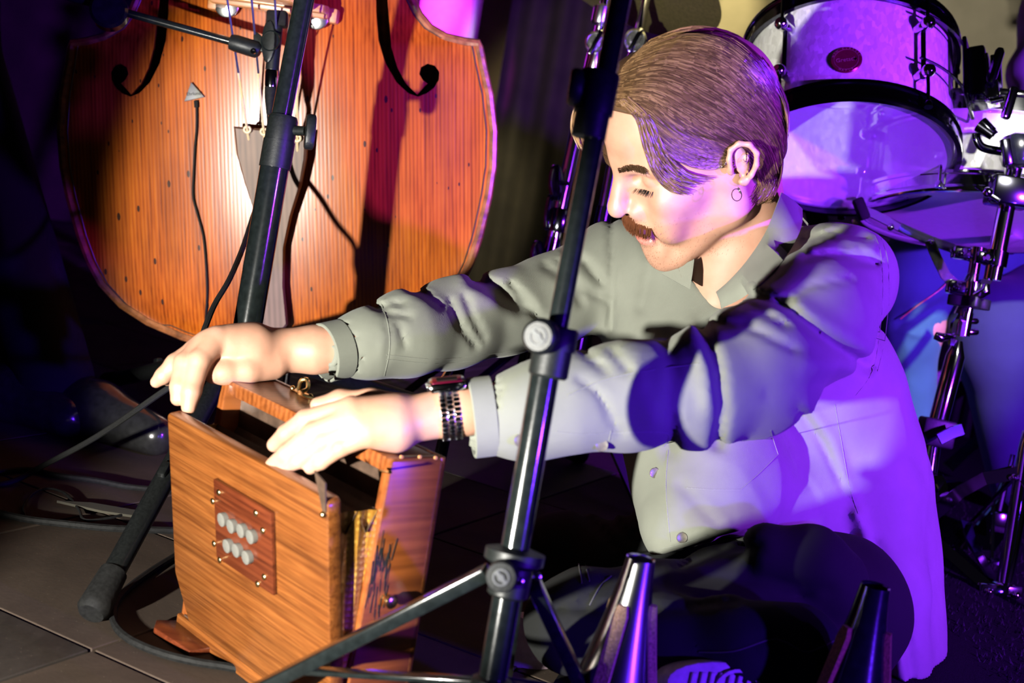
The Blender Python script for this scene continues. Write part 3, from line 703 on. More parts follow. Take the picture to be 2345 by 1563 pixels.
sbx('corner_block', prism([(0, 0), (.016, 0), (0, .045)], -.002, .01) and ([Vector((.006+v.x, RD+.008+v.z, .018+v.y)) for v in prism([(0, 0), (.018, 0), (0, .05)], -.002, .004)[0]], prism([(0, 0), (.018, 0), (0, .05)], -.002, .004)[1]), 'bridge')
# bellows flap, hinged at the base, leaning out at the top
FH, FT, LEAN = .214, .014, .040
fa = math.asin(LEAN/FH)
MF = MX @ Matrix.Translation((0, RD+.004, .022)) @ Matrix.Rotation(fa, 4, 'X')
ch = [(.008, .045), (.032, 0), (BW-.005, 0), (BW-.001, .004), (BW-.001, FH-.004), (BW-.005, FH), (.012, FH), (.008, FH-.004)]
fg = prism([(x, z) for x, z in ch], 0, FT, .0025)
flap = O('bellows_flap', ([Vector((v.x, v.z-FT, v.y)) for v in fg[0]], fg[1]), 'box', sb, MF, ang=30)
# bellows folds between flap and body, lined with gold paper
V, F = [], []; NF = 3
def bellow(x, s):
    V, F = [], []
    for i in range(2*NF+1):
        t = i/(2*NF); xin = x-s*(.0045 if i % 2 else .002)
        a = math.atan2(1, 0)
        zt = FH-.02; yt = -math.sin(fa)*zt*(1-t)+RD*(1-t)+.018*t+.004*(1-t)
        V += [Vector((xin, RD*(1-t)+.018*t, .026)), Vector((xin, yt, .022+zt))]
    F = [(2*i, 2*i+1, 2*i+3, 2*i+2) for i in range(2*NF)]
    return V, F
sbx('bellows_side', bellow(BW-.004, 1), 'gold', smooth=False, label='gold patterned bellows lining')
sbx('bellows_side', bellow(.006, -1), 'gold', smooth=False)
V = []
for i in range(2*NF+1):
    t = i/(2*NF); zt = FH-.02-(.02 if i % 2 else 0); y = -math.sin(fa)*zt*(1-t)+RD*(1-t)+.018*t
    V += [Vector((.008, y, .022+zt)), Vector((BW-.006, y, .022+zt))]
sbx('bellows_top', (V, [(2*i, 2*i+1, 2*i+3, 2*i+2) for i in range(2*NF)]), 'boxdark', smooth=False)
# control plate with knobs and screws on the flap (flap frame: x along, z up, y=-FT front)
def onflap(px, py):
    o = CAM; r = (P(px, py, 1)-CAM); I = MF.inverted(); oo = I@o; rr = I.to_3x3()@r
    t = (-FT-oo.y)/rr.y; return oo+rr*t
c_ = [onflap(*p) for p in ((500, 1098), (632, 1168), (634, 1353), (502, 1278))]
x0 = (c_[0].x+c_[3].x)/2; x1 = (c_[1].x+c_[2].x)/2; z1 = (c_[0].z+c_[1].z)/2; z0 = (c_[2].z+c_[3].z)/2
pp = prism([(x0, z0), (x1, z0), (x1, z1), (x0, z1)], 0, .005, .0015)
ctl = O('control_plate', ([Vector((v.x, v.z-FT-.0045, v.y)) for v in pp[0]], pp[1]), 'boxred', flap, MF, ang=30)
RX = Matrix.Rotation(math.radians(90), 4, 'X')
kn = mesh_of('drone_knob', lathe([(.0062, 0), (.0066, .004), (.0064, .0052), (.0045, .0058)], 22), M['knob'])
for px, py in ((527, 1184), (548, 1199), (571, 1209), (593, 1223), (539, 1244), (560, 1254), (583, 1270)):
    v = onflap(px, py); O('drone_knob', kn, None, ctl, MF @ Matrix.Translation((v.x, -FT-.0045, v.z)) @ RX)
sc = mesh_of('screw', sphere(.0032, 6), M['brass'])
for px, py in ((512, 1124), (498, 1144), (597, 1171), (613, 1211), (501, 1241), (514, 1278), (616, 1317), (601, 1333)):
    v = onflap(px, py); O('screw', sc, None, ctl, MF @ Matrix.Translation((v.x, -FT-.005, v.z)) @ Matrix.Scale(.55, 4, (0, 1, 0)))
v = onflap(738, 1116)
O('corner_strap', ([Vector((v.x+q.x, -FT-.0012+q.z*1, v.z+q.y)) for q in prism([(-.010, .012), (.006, .006), (.006, -.02), (.002, -.023)], 0, .0014)[0]], prism([(-.010, .012), (.006, .006), (.006, -.02), (.002, -.023)], 0, .0014)[1]), 'boxdark', flap, MF)
O('strap_stud', sphere(.003, 6), 'brass', flap, MF @ Matrix.Translation((v.x+.004, -FT-.002, v.z-.022)))
# brass lock and hook on the top, stop knob and pin on the side
def ontop(px, py):
    q = FL(px, py, BH); return q
lk = ontop(690, 900)
hk = O('brass_hook', tube(smoothpts([lk+Vector((-.004, .004, .002)), lk+Vector((-.002, .002, .012)), lk+Vector((.004, -.0, .014)), lk+Vector((.006, -.004, .006)), lk+Vector((.0, -.012, .003)), lk+Vector((.006, -.022, .003)), lk+Vector((.02, -.03, .003))]), .0022, 8), 'brass', sb)
O('hook_plate', xf(frame(lk, (0, 0, 1), wx), box(.026, .008, .0014, (0, 0, .0006), .0005)), 'brass', sb)
for dx in (-.016, .016): O('hook_stud', xf(Matrix.Translation(lk+wx*dx+Vector((0, 0, .001))), sphere(.0028, 6)), 'brass', sb)
def onside(px, py):
    I = MX.inverted(); oo = I@CAM; rr = I.to_3x3()@(P(px, py, 1)-CAM); t = (BW-oo.x)/rr.x; return oo+rr*t
v = onside(884, 1370); sk = O('stop_knob', xf(Matrix.Translation((BW, v.y, v.z)) @ Matrix.Rotation(math.radians(90), 4, 'Y'), lathe([(.003, 0), (.004, .004), (.006, .005), (.0062, .009), (.004, .0105)], 20)), 'brass', sb, MX)
v = onside(872, 1078); a = Vector((BW-.002, v.y, v.z)); O('brass_pin', tube([a, a+Vector((.016, -.002, .003)), a+Vector((.017, -.002, .004))], [.0011, .0011, .002], 8), 'brass', sb, MX)
for px, py in ((920, 1046), (962, 1046), (998, 1048)):
    v = onside(px, py); O('wood_dowel', lathe([(.0016, -.001), (.0016, .0004)], 10), 'bridge', sb, MX @ Matrix.Translation((BW, v.y, v.z)) @ Matrix.Rotation(math.radians(90), 4, 'Y'))
v = onside(860, 1360)
kp = []
for i in range(46):
    y = v.y+RND.uniform(-.010, .012); z = v.z+RND.uniform(-.025, .035); l = RND.uniform(.008, .025)
    kp.append([Vector((BW+.0000, y, z)), Vector((BW+.0000, y+RND.uniform(-.003, .003), z+l))])
O('dark_grain_knot', cat(*[tube(k, RND.uniform(.00015, .0005), 5) for k in kp]), 'ink', sb, MX)
# flat reddish wooden piece on the floor behind
wd_ = tag(O('wooden_wedge', xf(frame(FL(405, 1455), (0, 0, 1), wx), prism([(-.03, -.008), (-.022, .012), (.05, .014), (.05, -.014), (-.012, -.02)], 0, .007, .002)), 'boxred'), 'flat reddish-brown wooden piece on the floor beside the shruti box', 'wood piece')
# ------------------------------------------------------------------ mutes
def mute(name, label, px, py, d, prof, mat, cork, corkpos, lean):
    b = FL(*[0, 0]) if False else None
    tp_ = P(px, py, d); t = thing(name, label, 'mute', Vector((tp_.x, tp_.y, 0))); H = tp_.z
    Mx = Matrix.Translation(WM[t].translation) @ Matrix.Rotation(lean, 4, 'Y') @ Matrix.Rotation(0, 4, 'X')
    pr = [(r, h*H) for r, h in prof]
    O('body', xf(Mx, lathe(pr+[(pr[-1][0]*.86, pr[-1][1]-.001), (pr[-1][0]*.8, pr[-1][1]-.05)], 44, True)), mat, t)
    rr = np.array([a for a, _ in pr]); hh = np.array([b for _, b in pr])
    for ang in corkpos:
        V, F = [], []; n = 10
        for i in range(n+1):
            f = i/n; h = H*(.40+.42*f); r = float(np.interp(h, hh, rr)); w = .0062 if 0 < i < n else .004
            a = math.radians(ang); rad = Vector((math.cos(a), math.sin(a), 0)); tg = Vector((-math.sin(a), math.cos(a), 0))
            for z, s in ((-.001, -1), (-.001, 1), (.0042, 1), (.0042, -1)): V.append(Mx @ (rad*(r+z)+tg*w*s+Vector((0, 0, h))))
        for i in range(n):
            for k in range(4):
                a, b = 4*i+k, 4*i+(k+1) % 4; F.append((a, b, b+4, a+4))
        F += [(3, 2, 1, 0), (4*n, 4*n+1, 4*n+2, 4*n+3)]
        O('cork_strip', (V, F), cork, t, smooth=False)
    return t
MP = [(.042, 0), (.05, .02), (.0505, .08), (.046, .22), (.037, .40), (.028, .58), (.0205, .75), (.0155, .88), (.0132, .97), (.0125, 1.0)]
mute('trumpet_mute', 'polished aluminium trumpet mute with cork strips standing by the stand leg', 1451, 1274, 1.19, MP, 'alu', 'cork', (245, 352, 120), .03)
mute('trumpet_mute', 'black lacquered trumpet mute with brown cork strips beside the shirt hem', 1994, 1338, 1.22, [(r*1.02, h) for r, h in MP], 'blackgloss', 'cork2', (205, 340, 90), .02)
# ------------------------------------------------------------------ tom
def drum(name, label, catg, c, axis, R, H, nl, hoopmat, loc, headmat, phase=0, badge=None, xh=None):
    """c = centre of the bottom head, axis upwards"""
    t = thing(name, label, catg, loc); Mx = frame(c, axis, xh if xh is not None else -FW)
    O('shell', ringlathe([(R, .01), (R, H-.01), (R-.007, H-.01), (R-.007, .01)], 72), 'pearl', t, Mx)
    for z, s, nm in ((0, 1, 'bottom'), (H, -1, 'top')):
        h = ringlathe([(R+.004, z-s*.006), (R+.011, z-s*.006), (R+.0125, z-s*.001), (R+.011, z+s*.004), (R+.009, z+s*.005), (R+.009, z+s*.02), (R+.012, z+s*.021), (R+.012, z+s*.026), (R+.0055, z+s*.026), (R+.0055, z+s*.002), (R+.004, z)], 80)
        O('hoop', h, hoopmat, t, Mx)
        O('drum_head', lathe([(1e-4, z+s*.002), (R-.012, z+s*.002), (R-.004, z+s*.0008), (R+.005, z+s*.004)], 64, False), headmat if z == 0 else 'drumhead', t, Mx)
        O('head_ring', ringlathe([(R+.001, z+s*.004), (R+.006, z+s*.004), (R+.006, z+s*.012), (R+.001, z+s*.012)], 64), 'alu', t, Mx)
    lugm = mesh_of('lug', cat(xf(Matrix.Rotation(math.radians(90), 4, 'Y'), lathe([(.0085, 0), (.009, .002), (.0085, .012), (.0078, .016), (.0095, .0185), (.0098, .023), (.0085, .028), (.005, .031)], 18))), M['steel'])
    for i in range(nl):
        a = phase+2*math.pi*i/nl
        for z, s in ((.058*H/.2, -1), (.142*H/.2, 1)):
            Ml = Mx @ Matrix.Rotation(a, 4, 'Z') @ Matrix.Translation((R, 0, z)); lg = O('lug', lugm, None, t, Ml)
            zz = z+.0; O('tension_rod', tube([Vector((.021, 0, 0)), Vector((.021, 0, -s*.0+s*(H-.142*H/.2-.004) if s > 0 else -(.058*H/.2-.004)))], .0026, 8), hoopmat, lg, Ml)
            O('rod_washer', lathe([(.006, 0), (.006, .006), (.0035, .01)], 12), hoopmat, lg, Ml @ Matrix.Translation((.021, 0, (H-z if s > 0 else -z)-.004)))
        O('lug_bridge', tube([Vector((R+.012, 0, .058*H/.2)), Vector((R+.012, 0, .142*H/.2))], .0035, 8), hoopmat, t, Mx @ Matrix.Rotation(a, 4, 'Z'))
    return t, Mx
tc = P(1940, 362, 2.05)
tax = (CY*math.cos(math.radians(24))+FW*math.sin(math.radians(24)) + CX*.115).normalized()
_m = frame(tc, tax, -FW)
def _osh(px, py, R):
    I = _m.inverted(); o = I@CAM; r = (I.to_3x3()@(P(px, py, 1)-CAM)); a = r.x**2+r.y**2; b = o.x*r.x+o.y*r.y; c = o.x**2+o.y**2-R*R
    t = (-b-math.sqrt(max(b*b-a*c, 0)))/a; v = o+r*t; return math.atan2(v.y, v.x)
TPH = _osh(2118, 108, .165)
tom, MT = drum('tom_drum', 'white pearl tom drum with round red badge and chrome hoops', 'drum', tc, tax, .150, .192, 5, 'gunmetal', tc, 'film', TPH, xh=-FW)
# badge
def on_shell(Mx, R, px, py):
    I = Mx.inverted(); o = I@CAM; r = (I.to_3x3()@(P(px, py, 1)-CAM)); a = r.x**2+r.y**2; b = o.x*r.x+o.y*r.y; c = o.x**2+o.y**2-R*R
    t = (-b-math.sqrt(max(b*b-a*c, 0)))/a; return o+r*t
v = on_shell(MT, .150, 1938, 138); a = math.atan2(v.y, v.x)
Mg = MT @ Matrix.Rotation(a, 4, 'Z') @ Matrix.Translation((.1502, 0, v.z)) @ Matrix((( 0, 0, 1, 0), (1, 0, 0, 0), (0, 1, 0, 0), (0, 0, 0, 1)))
bd = O('badge', lathe([(.0215, -.001), (.0218, .001), (.0205, .0022), (.001, .0022)], 36), 'plate', tom, Mg, label='round dark red badge with engraved lettering')
O('badge_rim', ringlathe([(.0165, .0022), (.0169, .0022), (.0169, .0025), (.0165, .0025)], 36), 'badgeink', bd, Mg)
O('lettering', xf(Matrix.Translation((0, -.0005, .0023)) @ Matrix.Rotation(.12, 4, 'Z'), textgeo('Gretsch', .0088, .0002)), 'badgeink', bd, Mg)
def arctext(s, r, a0, da, size, flip):
    gs = []
    for i, c in enumerate(s):
        if c == ' ': continue
        a = a0-da*i if not flip else a0+da*i
        gs.append(xf(Matrix.Rotation(a-math.pi/2 if not flip else a+math.pi/2, 4, 'Z') @ Matrix.Translation((0, r if not flip else -r, .0023)), textgeo(c, size, .0002)))
    return cat(*gs)
O('lettering', arctext('NEW CLASSIC', .0187, math.radians(90+72), math.radians(14.4), .0042, False), 'badgeink', bd, Mg)
O('lettering', arctext('MAPLE', .0187, math.radians(270-28), math.radians(14), .0042, True), 'badgeink', bd, Mg)
O('vent', lathe([(.004, -.001), (.007, .001), (.0075, .002), (.004, .003), (.003, -.001)], 20), 'gunmetal', tom, MT @ Matrix.Rotation(math.atan2(on_shell(MT, .15, 2189, 221).y, on_shell(MT, .15, 2189, 221).x), 4, 'Z') @ Matrix.Translation((.150, 0, on_shell(MT, .15, 2189, 221).z)) @ Matrix.Rotation(math.radians(90), 4, 'Y'))
O('badge_grommet', lathe([(.001, .0022), (.002, .0022), (.002, .0028), (.001, .0028)], 12), 'steel', bd, Mg @ Matrix.Translation((.0125, 0, 0)))
# suspension mount: curved straps from the lugs to the bracket at the side
va = on_shell(MT, .168, 2205, 235); am = math.atan2(va.y, va.x)+math.radians(6)
for z, r0 in ((.150, .172), (.072, .172)):
    pts = [Vector((r0*math.cos(am-t), r0*math.sin(am-t), z)) for t in np.linspace(-.55, .75, 22)]
    O('mount_strap', strip([MT@p for p in pts], .004, .002, tax), 'gunmetal', tom)
for dz in (.150, .072):
    for da in (-.52, .72):
        pass
Mbr = MT @ Matrix.Rotation(am, 4, 'Z')
O('mount_plate', box(.006, .07, .10, (.173, 0, .108), .002), 'gunmetal', tom, Mbr)
hb = O('mount_bracket', box(.024, .046, .085, (.187, .0, .105), .004), 'gunmetal', tom, Mbr)
O('bracket_block', box(.02, .03, .03, (.205, .0, .075), .003), 'steel', hb, Mbr)
O('bracket_slot', box(.004, .022, .04, (.2, -.0, .12), .001), 'steel', hb, Mbr)
O('memory_lock', box(.014, .02, .05, (.21, .012, .12), .002), 'gunmetal', hb, Mbr)
O('drum_key_post', tube([P(2268, 190, 1.98), P(2272, 175, 1.98), P(2290, 118, 1.98), P(2292, 110, 1.98)], [.005, .0075, .007, .004], 8), 'gunmetal', hb)
O('wing_bolt', tube([P(2270, 232, 1.97), P(2298, 226, 1.96)], .004, 10), 'gunmetal', hb)
O('wing_head', xf(frame(P(2312, 236, 1.955), CX*.5-FW, CY+CX*.45), box(.05, .012, .012, (0, 0, 0), .004)), 'steel', hb)
O('ball_end', tube([P(2245, 285, 1.97), P(2275, 308, 1.96), P(2280, 300, 1.96)], [.012, .009, .004], 12), 'gunmetal', hb)
# ------------------------------------------------------------------ tom arm on its post
ta = thing('tom_holder', 'chrome tom arm on an upright post with purple-lit clamps', 'drum stand', P(2272, 640, 2.0))
O('l_rod', tube(smoothpts([P(2236, 305, 1.98), P(2238, 322, 1.98), P(2252, 338, 1.98), P(2290, 346, 1.98), P(2330, 350, 1.98)]), .0062, 12), 'gunmetal', ta)
O('ball_clamp', xf(frame(P(2322, 345, 1.98), CY, CX), box(.045, .05, .05, (.006, 0, 0), .014)), 'blackgloss', ta)
O('clamp_lever', bar(P(2300, 318, 1.95), P(2310, 378, 1.95), .012, .012, -FW), 'gunmetal', ta)
O('post', tube([P(2325, 370, 2.0), P(2272, 640, 2.0)], .0125, 20), 'steel', ta)
mcq = O('multi_clamp', xf(frame(P(2312, 440, 1.99), CY+CX*.17, CX), box(.06, .045, .042, (0, 0, 0), .004)), 'gunmetal', ta)
O('wing_nut', bar(P(2235, 425, 1.96), P(2290, 460, 1.95), .006, .004, -FW), 'gunmetal', mcq)
O('wing_boss', xf(frame(P(2262, 440, 1.955), -FW), sphere(.0075, 8)), 'steel', mcq)
rc = O('ring_clamp', xf(frame(P(2280, 592, 2.0), CY+CX*.19, CX), lathe([(.014, -.011), (.017, -.011), (.017, .011), (.014, .011)], 22)), 'gunmetal', ta)
O('clamp_ear', xf(frame(P(2252, 590, 1.985), CY+CX*.19, CX), box(.02, .012, .018, (0, 0, 0), .004)), 'gunmetal', rc)
O('clamp_bolt', xf(frame(P(2263, 589, 1.978), -FW), lathe([(.008, -.004), (.008, .001), (.0045, .003), (.0045, 0)], 14)), 'steel', rc)
# ------------------------------------------------------------------ snare drum and stand
sc_ = P(2238, 505, 2.2)
sax = (CY*math.cos(math.radians(8))+FW*math.sin(math.radians(8))+CX*.14).normalized()
snare, MS = drum('snare_drum', 'white pearl snare drum held in a chrome basket stand', 'drum', sc_, sax, .178, .145, 8, 'steel', sc_, 'drumhead', math.radians(10))
ss = thing('snare_stand', 'chrome snare stand with basket arms, threaded rod and tripod legs', 'drum stand', FL(2120, 1255))
DS = 2.12
def sp(px, py, d=DS): return P(px, py, d)
armn = -FW
a1 = O('basket_arm', strip([sp(1968, 478, 2.15), sp(2000, 490, 2.14), sp(2060, 520), sp(2130, 550), sp(2200, 575)], .014, .003, CY*.3-FW), 'steel', ss, ang=20)
O('rubber_grip', xf(frame(sp(1972, 478, 2.14), CX*.4-CY, -FW), box(.02, .016, .035, (0, 0, 0), .004)), 'rubber', a1)
for px, py in ((2132, 553), (2040, 520)): O('arm_rivet', xf(frame(sp(px, py, DS-.004), -FW), sphere(.0055, 7)), 'steel', a1)
O('basket_strut', strip([sp(2128, 550, DS-.006), sp(2145, 590, DS-.006), sp(2165, 630, DS-.006), sp(2192, 655, DS-.006)], .015, .003, -FW), 'steel', ss, ang=20)
O('basket_arm', strip([sp(2245, 580), sp(2290, 560, 2.2), sp(2345, 535, 2.3), sp(2400, 520, 2.35)], .014, .003, -FW), 'steel', ss)
O('basket_strut', strip([sp(2240, 670), sp(2262, 640, 2.14), sp(2275, 615, 2.16)], .014, .003, -FW), 'steel', ss)
O('threaded_rod', tube([sp(2238, 570), sp(2210, 745)], .0088, 16), 'steel', ss)
thr = [ringlathe([(.0088, -.0007), (.0102, 0), (.0088, .0007)], 14)]
for i in range(16):
    O('thread', xf(frame(sp(2229-i*1.5-(0 if i < 6 else 6), 628+i*3+(0 if i < 6 else 44)), CY+CX*.16), thr[0]), 'steel', ss)
for cy_, cx_ in ((583, 2222), (662, 2210)):
    c = O('basket_clamp', xf(frame(sp(cx_+8, cy_, DS-.008), CY+CX*.16, CX), box(.05, .022, .021, (-.008, 0, 0), .004)), 'steel', ss, label='matt chrome clamp')
    O('clamp_rivet', xf(frame(sp(cx_-22, cy_-3, DS-.022), -FW), sphere(.005, 7)), 'gunmetal', c)
    O('clamp_rib', xf(frame(sp(cx_+16, cy_, DS-.015), CY+CX*.16, CX), lathe([(.0125, -.011), (.0125, .011)], 18)), 'steel', c)
lob = []
for i in range(60):
    a = 2*math.pi*i/60; r = .026+.007*math.cos(4*a); lob.append((r*math.cos(a), r*math.sin(a)))
O('wing_collar', xf(frame(sp(2219, 692, DS-.0), CY+CX*.16, CX), prism(lob, -.008, .008, .002)), 'blackplastic', ss)
tl = O('tilter', strip([sp(2178, 790, DS-.01), sp(2184, 740, DS-.012), sp(2196, 722, DS-.012), sp(2206, 735, DS-.01), sp(2200, 770, DS-.01)], .012, .006, CX), 'steel', ss)
O('tilter_wing', tube([sp(2142, 768, 2.09), sp(2155, 773, 2.09), sp(2180, 770, 2.1), sp(2186, 768, 2.1)], [.006, .0075, .004, .005], 10), 'steel', tl)
for px, py in ((2236, 735), (2236, 760)): O('bolt_head', xf(frame(sp(px, py, DS), CX), lathe([(.005, -.012), (.005, 0), (.003, .003)], 10)), 'steel', tl)
O('rod_sleeve', tube([sp(2212, 715, DS), sp(2203, 768, DS)], .0118, 16), 'steel', ss)
O('side_wing', tube([sp(2225, 680, 2.1), sp(2245, 672, 2.09), sp(2256, 665, 2.09), sp(2258, 650, 2.09)], [.005, .008, .009, .006], 10), 'steel', ss)
O('upper_tube', tube([sp(2196, 780), sp(2188, 815), sp(2148, 968)], [.006, .0145, .0145], 20), 'steel', ss)
hc = O('height_clamp', xf(frame(sp(2143, 990), CY+CX*.2, CX), box(.05, .04, .042, (0, 0, 0), .004)), 'blackplastic', ss)
O('wing_bolt', strip([sp(2150, 1005, 2.07), sp(2178, 990, 2.07), sp(2204, 982, 2.07)], .016, .007, -FW), 'steel', hc)
O('lower_tube', tube([sp(2140, 1000), sp(2118, 1150), sp(2106, 1230)], .0115, 18), 'steel', ss)
lc = O('leg_collar', xf(frame(sp(2130, 1102), CY+CX*.17, CX), lathe([(.017, -.014), (.018, -.012), (.018, .012), (.017, .014)], 20)), 'gunmetal', ss)
O('collar_wing', strip([sp(2148, 1092, 2.08), sp(2158, 1112, 2.07), sp(2162, 1135, 2.07)], .014, .006, -FW), 'steel', lc)
for b in (Vector((.62, 2.55, .01)), Vector((.92, 2.62, .01)), Vector((.55, 1.95, .01))):
    a = sp(2130, 1100); O('leg', strip([a, a.lerp(b, .5)+Vector((0, 0, .012)), b], .02, .004, (0, 0, 1)), 'steel', ss)
O('leg_brace', strip([sp(2345, 925, 2.6), sp(2290, 965, 2.6), sp(2170, 1070, 2.55)], .022, .005, -FW+CY), 'steel', ss)
# ------------------------------------------------------------------ double braced chrome stand at the drum kit's edge
cs = thing('cymbal_stand', 'chrome double-braced tripod stand with flat purple-lit legs on the rug', 'drum stand', FL(2290, 1372, .008))
DC = 2.02
O('center_tube', tube([P(2362, 990, DC), P(2352, 1030, DC), P(2300, 1345, DC)], .0125, 20), 'steel', cs)
O('base_collar', xf(frame(P(2298, 1352, DC), CY+CX*.17, CX), lathe([(.016, -.012), (.0175, -.01), (.0175, .01), (.015, .012)], 22)), 'steel', cs)
bk = O('base_bracket', xf(frame(P(2290, 1358, DC-.012), CY+CX*.1, CX), box(.062, .016, .026, (0, 0, 0), .003)), 'steel', cs)
for px in (2266, 2328): O('bracket_bolt', xf(frame(P(px, 1354+(px-2266)*.13, DC-.026), -FW), sphere(.0055, 7)), 'steel', bk)
A, Bp, Cp = P(2338, 1082, DC-.005), P(2106, 1205, 2.08), P(2270, 1350, DC-.012)
for o_ in (0, .022):
    l_ = O('leg', strip([A+FW*o_, P(2255, 1095, DC+o_), P(2200, 1125, DC+.02+o_), Bp+FW*o_, P(2040, 1250, 2.12+o_)], .0185, .004, -FW+CY*.25), 'steel', cs, ang=15)
O('leg_strut', strip([Cp, P(2112, 1212, 2.075)], .0165, .004, -FW+CY*.2), 'steel', cs)
O('leg', strip([P(2338, 1084, DC), P(2420, 1180, 1.95), P(2480, 1420, 1.86)], .0185, .004, -FW), 'steel', cs)
O('leg', strip([P(2330, 1085, DC+.02), P(2240, 1180, 2.2), P(2180, 1232, 2.35)], .02, .004, -FW+CX*.3), 'gunmetal', cs)
O('leg_strut', strip([P(2275, 1330, DC+.03), P(2225, 1240, 2.2), P(2212, 1195, 2.25)], .018, .004, -FW), 'gunmetal', cs)
for px, py in ((2322, 1092), (2122, 1196)): O('leg_rivet', xf(frame(P(px, py, DC-.012), -FW), sphere(.005, 7)), 'steel', cs)
# foot pedal behind it
fp = thing('foot_pedal', 'dark chrome foot pedal linkage behind the tripod stand', 'pedal', FL(2270, 1290))
O('pedal_board', strip([P(2180, 1345, 2.2), P(2260, 1225, 2.25), P(2310, 1165, 2.28)], .05, .006, -FW+CX*.2), 'gunmetal', fp)
O('pull_rod', tube([P(2300, 1090, 2.2), P(2275, 1150, 2.2), P(2270, 1290, 2.18)], .0035, 8), 'steel', fp)
O('pull_rod', tube([P(2320, 1040, 2.2), P(2290, 1170, 2.21)], .004, 8), 'steel', fp)
O('link_plate', xf(frame(P(2292, 1200, 2.2), -FW, CY), prism([(-.016, -.012), (.016, -.016), (.02, .012), (-.01, .018)], -.004, .004, .002)), 'steel', fp)
O('toe_block', xf(frame(P(2280, 1310, 2.17), -FW, CY), prism([(-.02, -.016), (.02, -.022), (.02, .01), (0, .024), (-.02, .01)], -.02, .01, .003)), 'gunmetal', fp)
O('rubber_boot', xf(frame(P(2195, 1350, 2.18), (0, 0, 1)), lathe([(.03, -.03), (.034, -.01), (.022, .01), (.024, .018), (.014, .03)], 20)), 'rubber', fp)
# ------------------------------------------------------------------ cymbal stands behind the man's head, cymbal
def cyst(x0, y0, x1, y1, d, label, rings, wide):
    b = P(x1, y1, d); t = thing('cymbal_stand', label, 'drum stand', Vector((b.x, b.y, 0))); ax_ = (P(x0, y0, d)-b).normalized()
    foot = b-ax_*(b.z/ax_.z)
    O('upper_rod', tube([P(x0, y0, d), P(x0+(x1-x0)*.18, y0+(y1-y0)*.18, d)], .0078, 14), 'steel', t)
    O('middle_tube', tube([P(x0+(x1-x0)*.18, y0+(y1-y0)*.18, d), P(x0+(x1-x0)*.82, y0+(y1-y0)*.82, d)], .0112, 16), 'steel', t)
    O('lower_tube', tube([P(x0+(x1-x0)*.8, y0+(y1-y0)*.8, d), foot+Vector((0, 0, .04))], .0135, 16), 'gunmetal', t)
    for px, py, r in rings:
        rg = O('tilter_wheel', xf(frame(P(px, py, d-.02), -FW-CX*.1, CY), lathe([(r, -.01), (r, .004), (r*.82, .006), (r*.78, .003), (r*.5, .003), (r*.45, .008)], 30)), 'alu', t)
        O('wing_nut', xf(frame(P(px, py, d-.03), -FW-CX*.1, CY) @ Matrix.Rotation(-.5, 4, 'Z'), box(.045, .009, .006, (0, 0, 0), .003)), 'steel', rg)
        O('tilter_stem', tube([P(px+2, py+22, d-.012), P(px-4, py+55, d-.008), P(px-6, py+72, d-.004)], [.006, .011, .009], 12), 'alu', rg)
    fx = foot
    for a in (80, 200, 320):
        q = fx+Vector((.28*math.cos(math.radians(a)), .28*math.sin(math.radians(a)), .012)); O('leg', strip([fx+ax_*.3, q], .02, .005, (0, 0, 1)), 'gunmetal', t)
    return t, d
csA, dA = cyst(1396, -40, 1236, 690, 2.3, 'chrome cymbal stand with dark wing knobs left of the black pole', [(1364, 97, .0175)], 0)
O('rod_collar', xf(frame(P(1378, 28, 2.28), CY+CX*.2), lathe([(.012, -.02), (.014, -.016), (.014, .008), (.01, .012)], 18)), 'alu', csA)
O('boom_rod', tube([P(1402, -20, 2.36), P(1345, 300, 2.36)], .008, 12), 'steel', csA)
O('boom_clamp', tube([P(1392, 25, 2.33), P(1390, 55, 2.33), P(1384, 62, 2.33)], [.016, .017, .01], 14), 'alu', csA)
cc = O('height_collar', xf(frame(P(1285, 490, 2.29), CY+CX*.2), lathe([(.0165, -.03), (.0185, -.025), (.0185, .004), (.016, .008)], 20)), 'gunmetal', csA)
O('collar_wing', xf(frame(P(1256, 485, 2.27), CX-FW*.6, CY+CX*.5), prism([(.03*math.cos(a), .009*math.sin(a)) for a in [i*math.pi/10 for i in range(20)]], -.003, .003, .001)), 'gunmetal', cc)
for px, py in ((1274, 418), (1232, 592)):
    kk = O('wing_knob', xf(frame(P(px, py, 2.28), CX-FW*.9, CY), prism([(.03*math.cos(a), .017*math.sin(a)) for a in [i*math.pi/12 for i in range(24)]], -.004, .004, .002)), 'gunmetal', csA)
    O('knob_stem', tube([P(px+6, py, 2.28), P(px+26, py+2, 2.29)], .004, 8), 'gunmetal', kk)
csB, dB = cyst(1484, -30, 1362, 600, 2.34, 'chrome cymbal stand half hidden behind the man\'s forehead', [(1455, 92, .019)], 0)
O('height_collar', xf(frame(P(1372, 545, 2.33), CY+CX*.2), lathe([(.018, -.02), (.02, -.016), (.02, .012), (.016, .016)], 20)), 'gunmetal', csB)
cyb = thing('cymbal', 'bronze cymbal edge tilting above the man\'s head', 'cymbal', P(1428, -80, 2.3))
Mc = frame(P(1428, -80, 2.3), CY*.87+CX*.48+FW*.16, CX)
O('bow', lathe([(.012, .02), (.03, .018), (.045, .006), (.183, -.012), (.185, -.013), (.183, -.0135), (.045, .0045), (.03, .016), (.012, .018)], 72, False), 'cymbal', cyb, Mc)
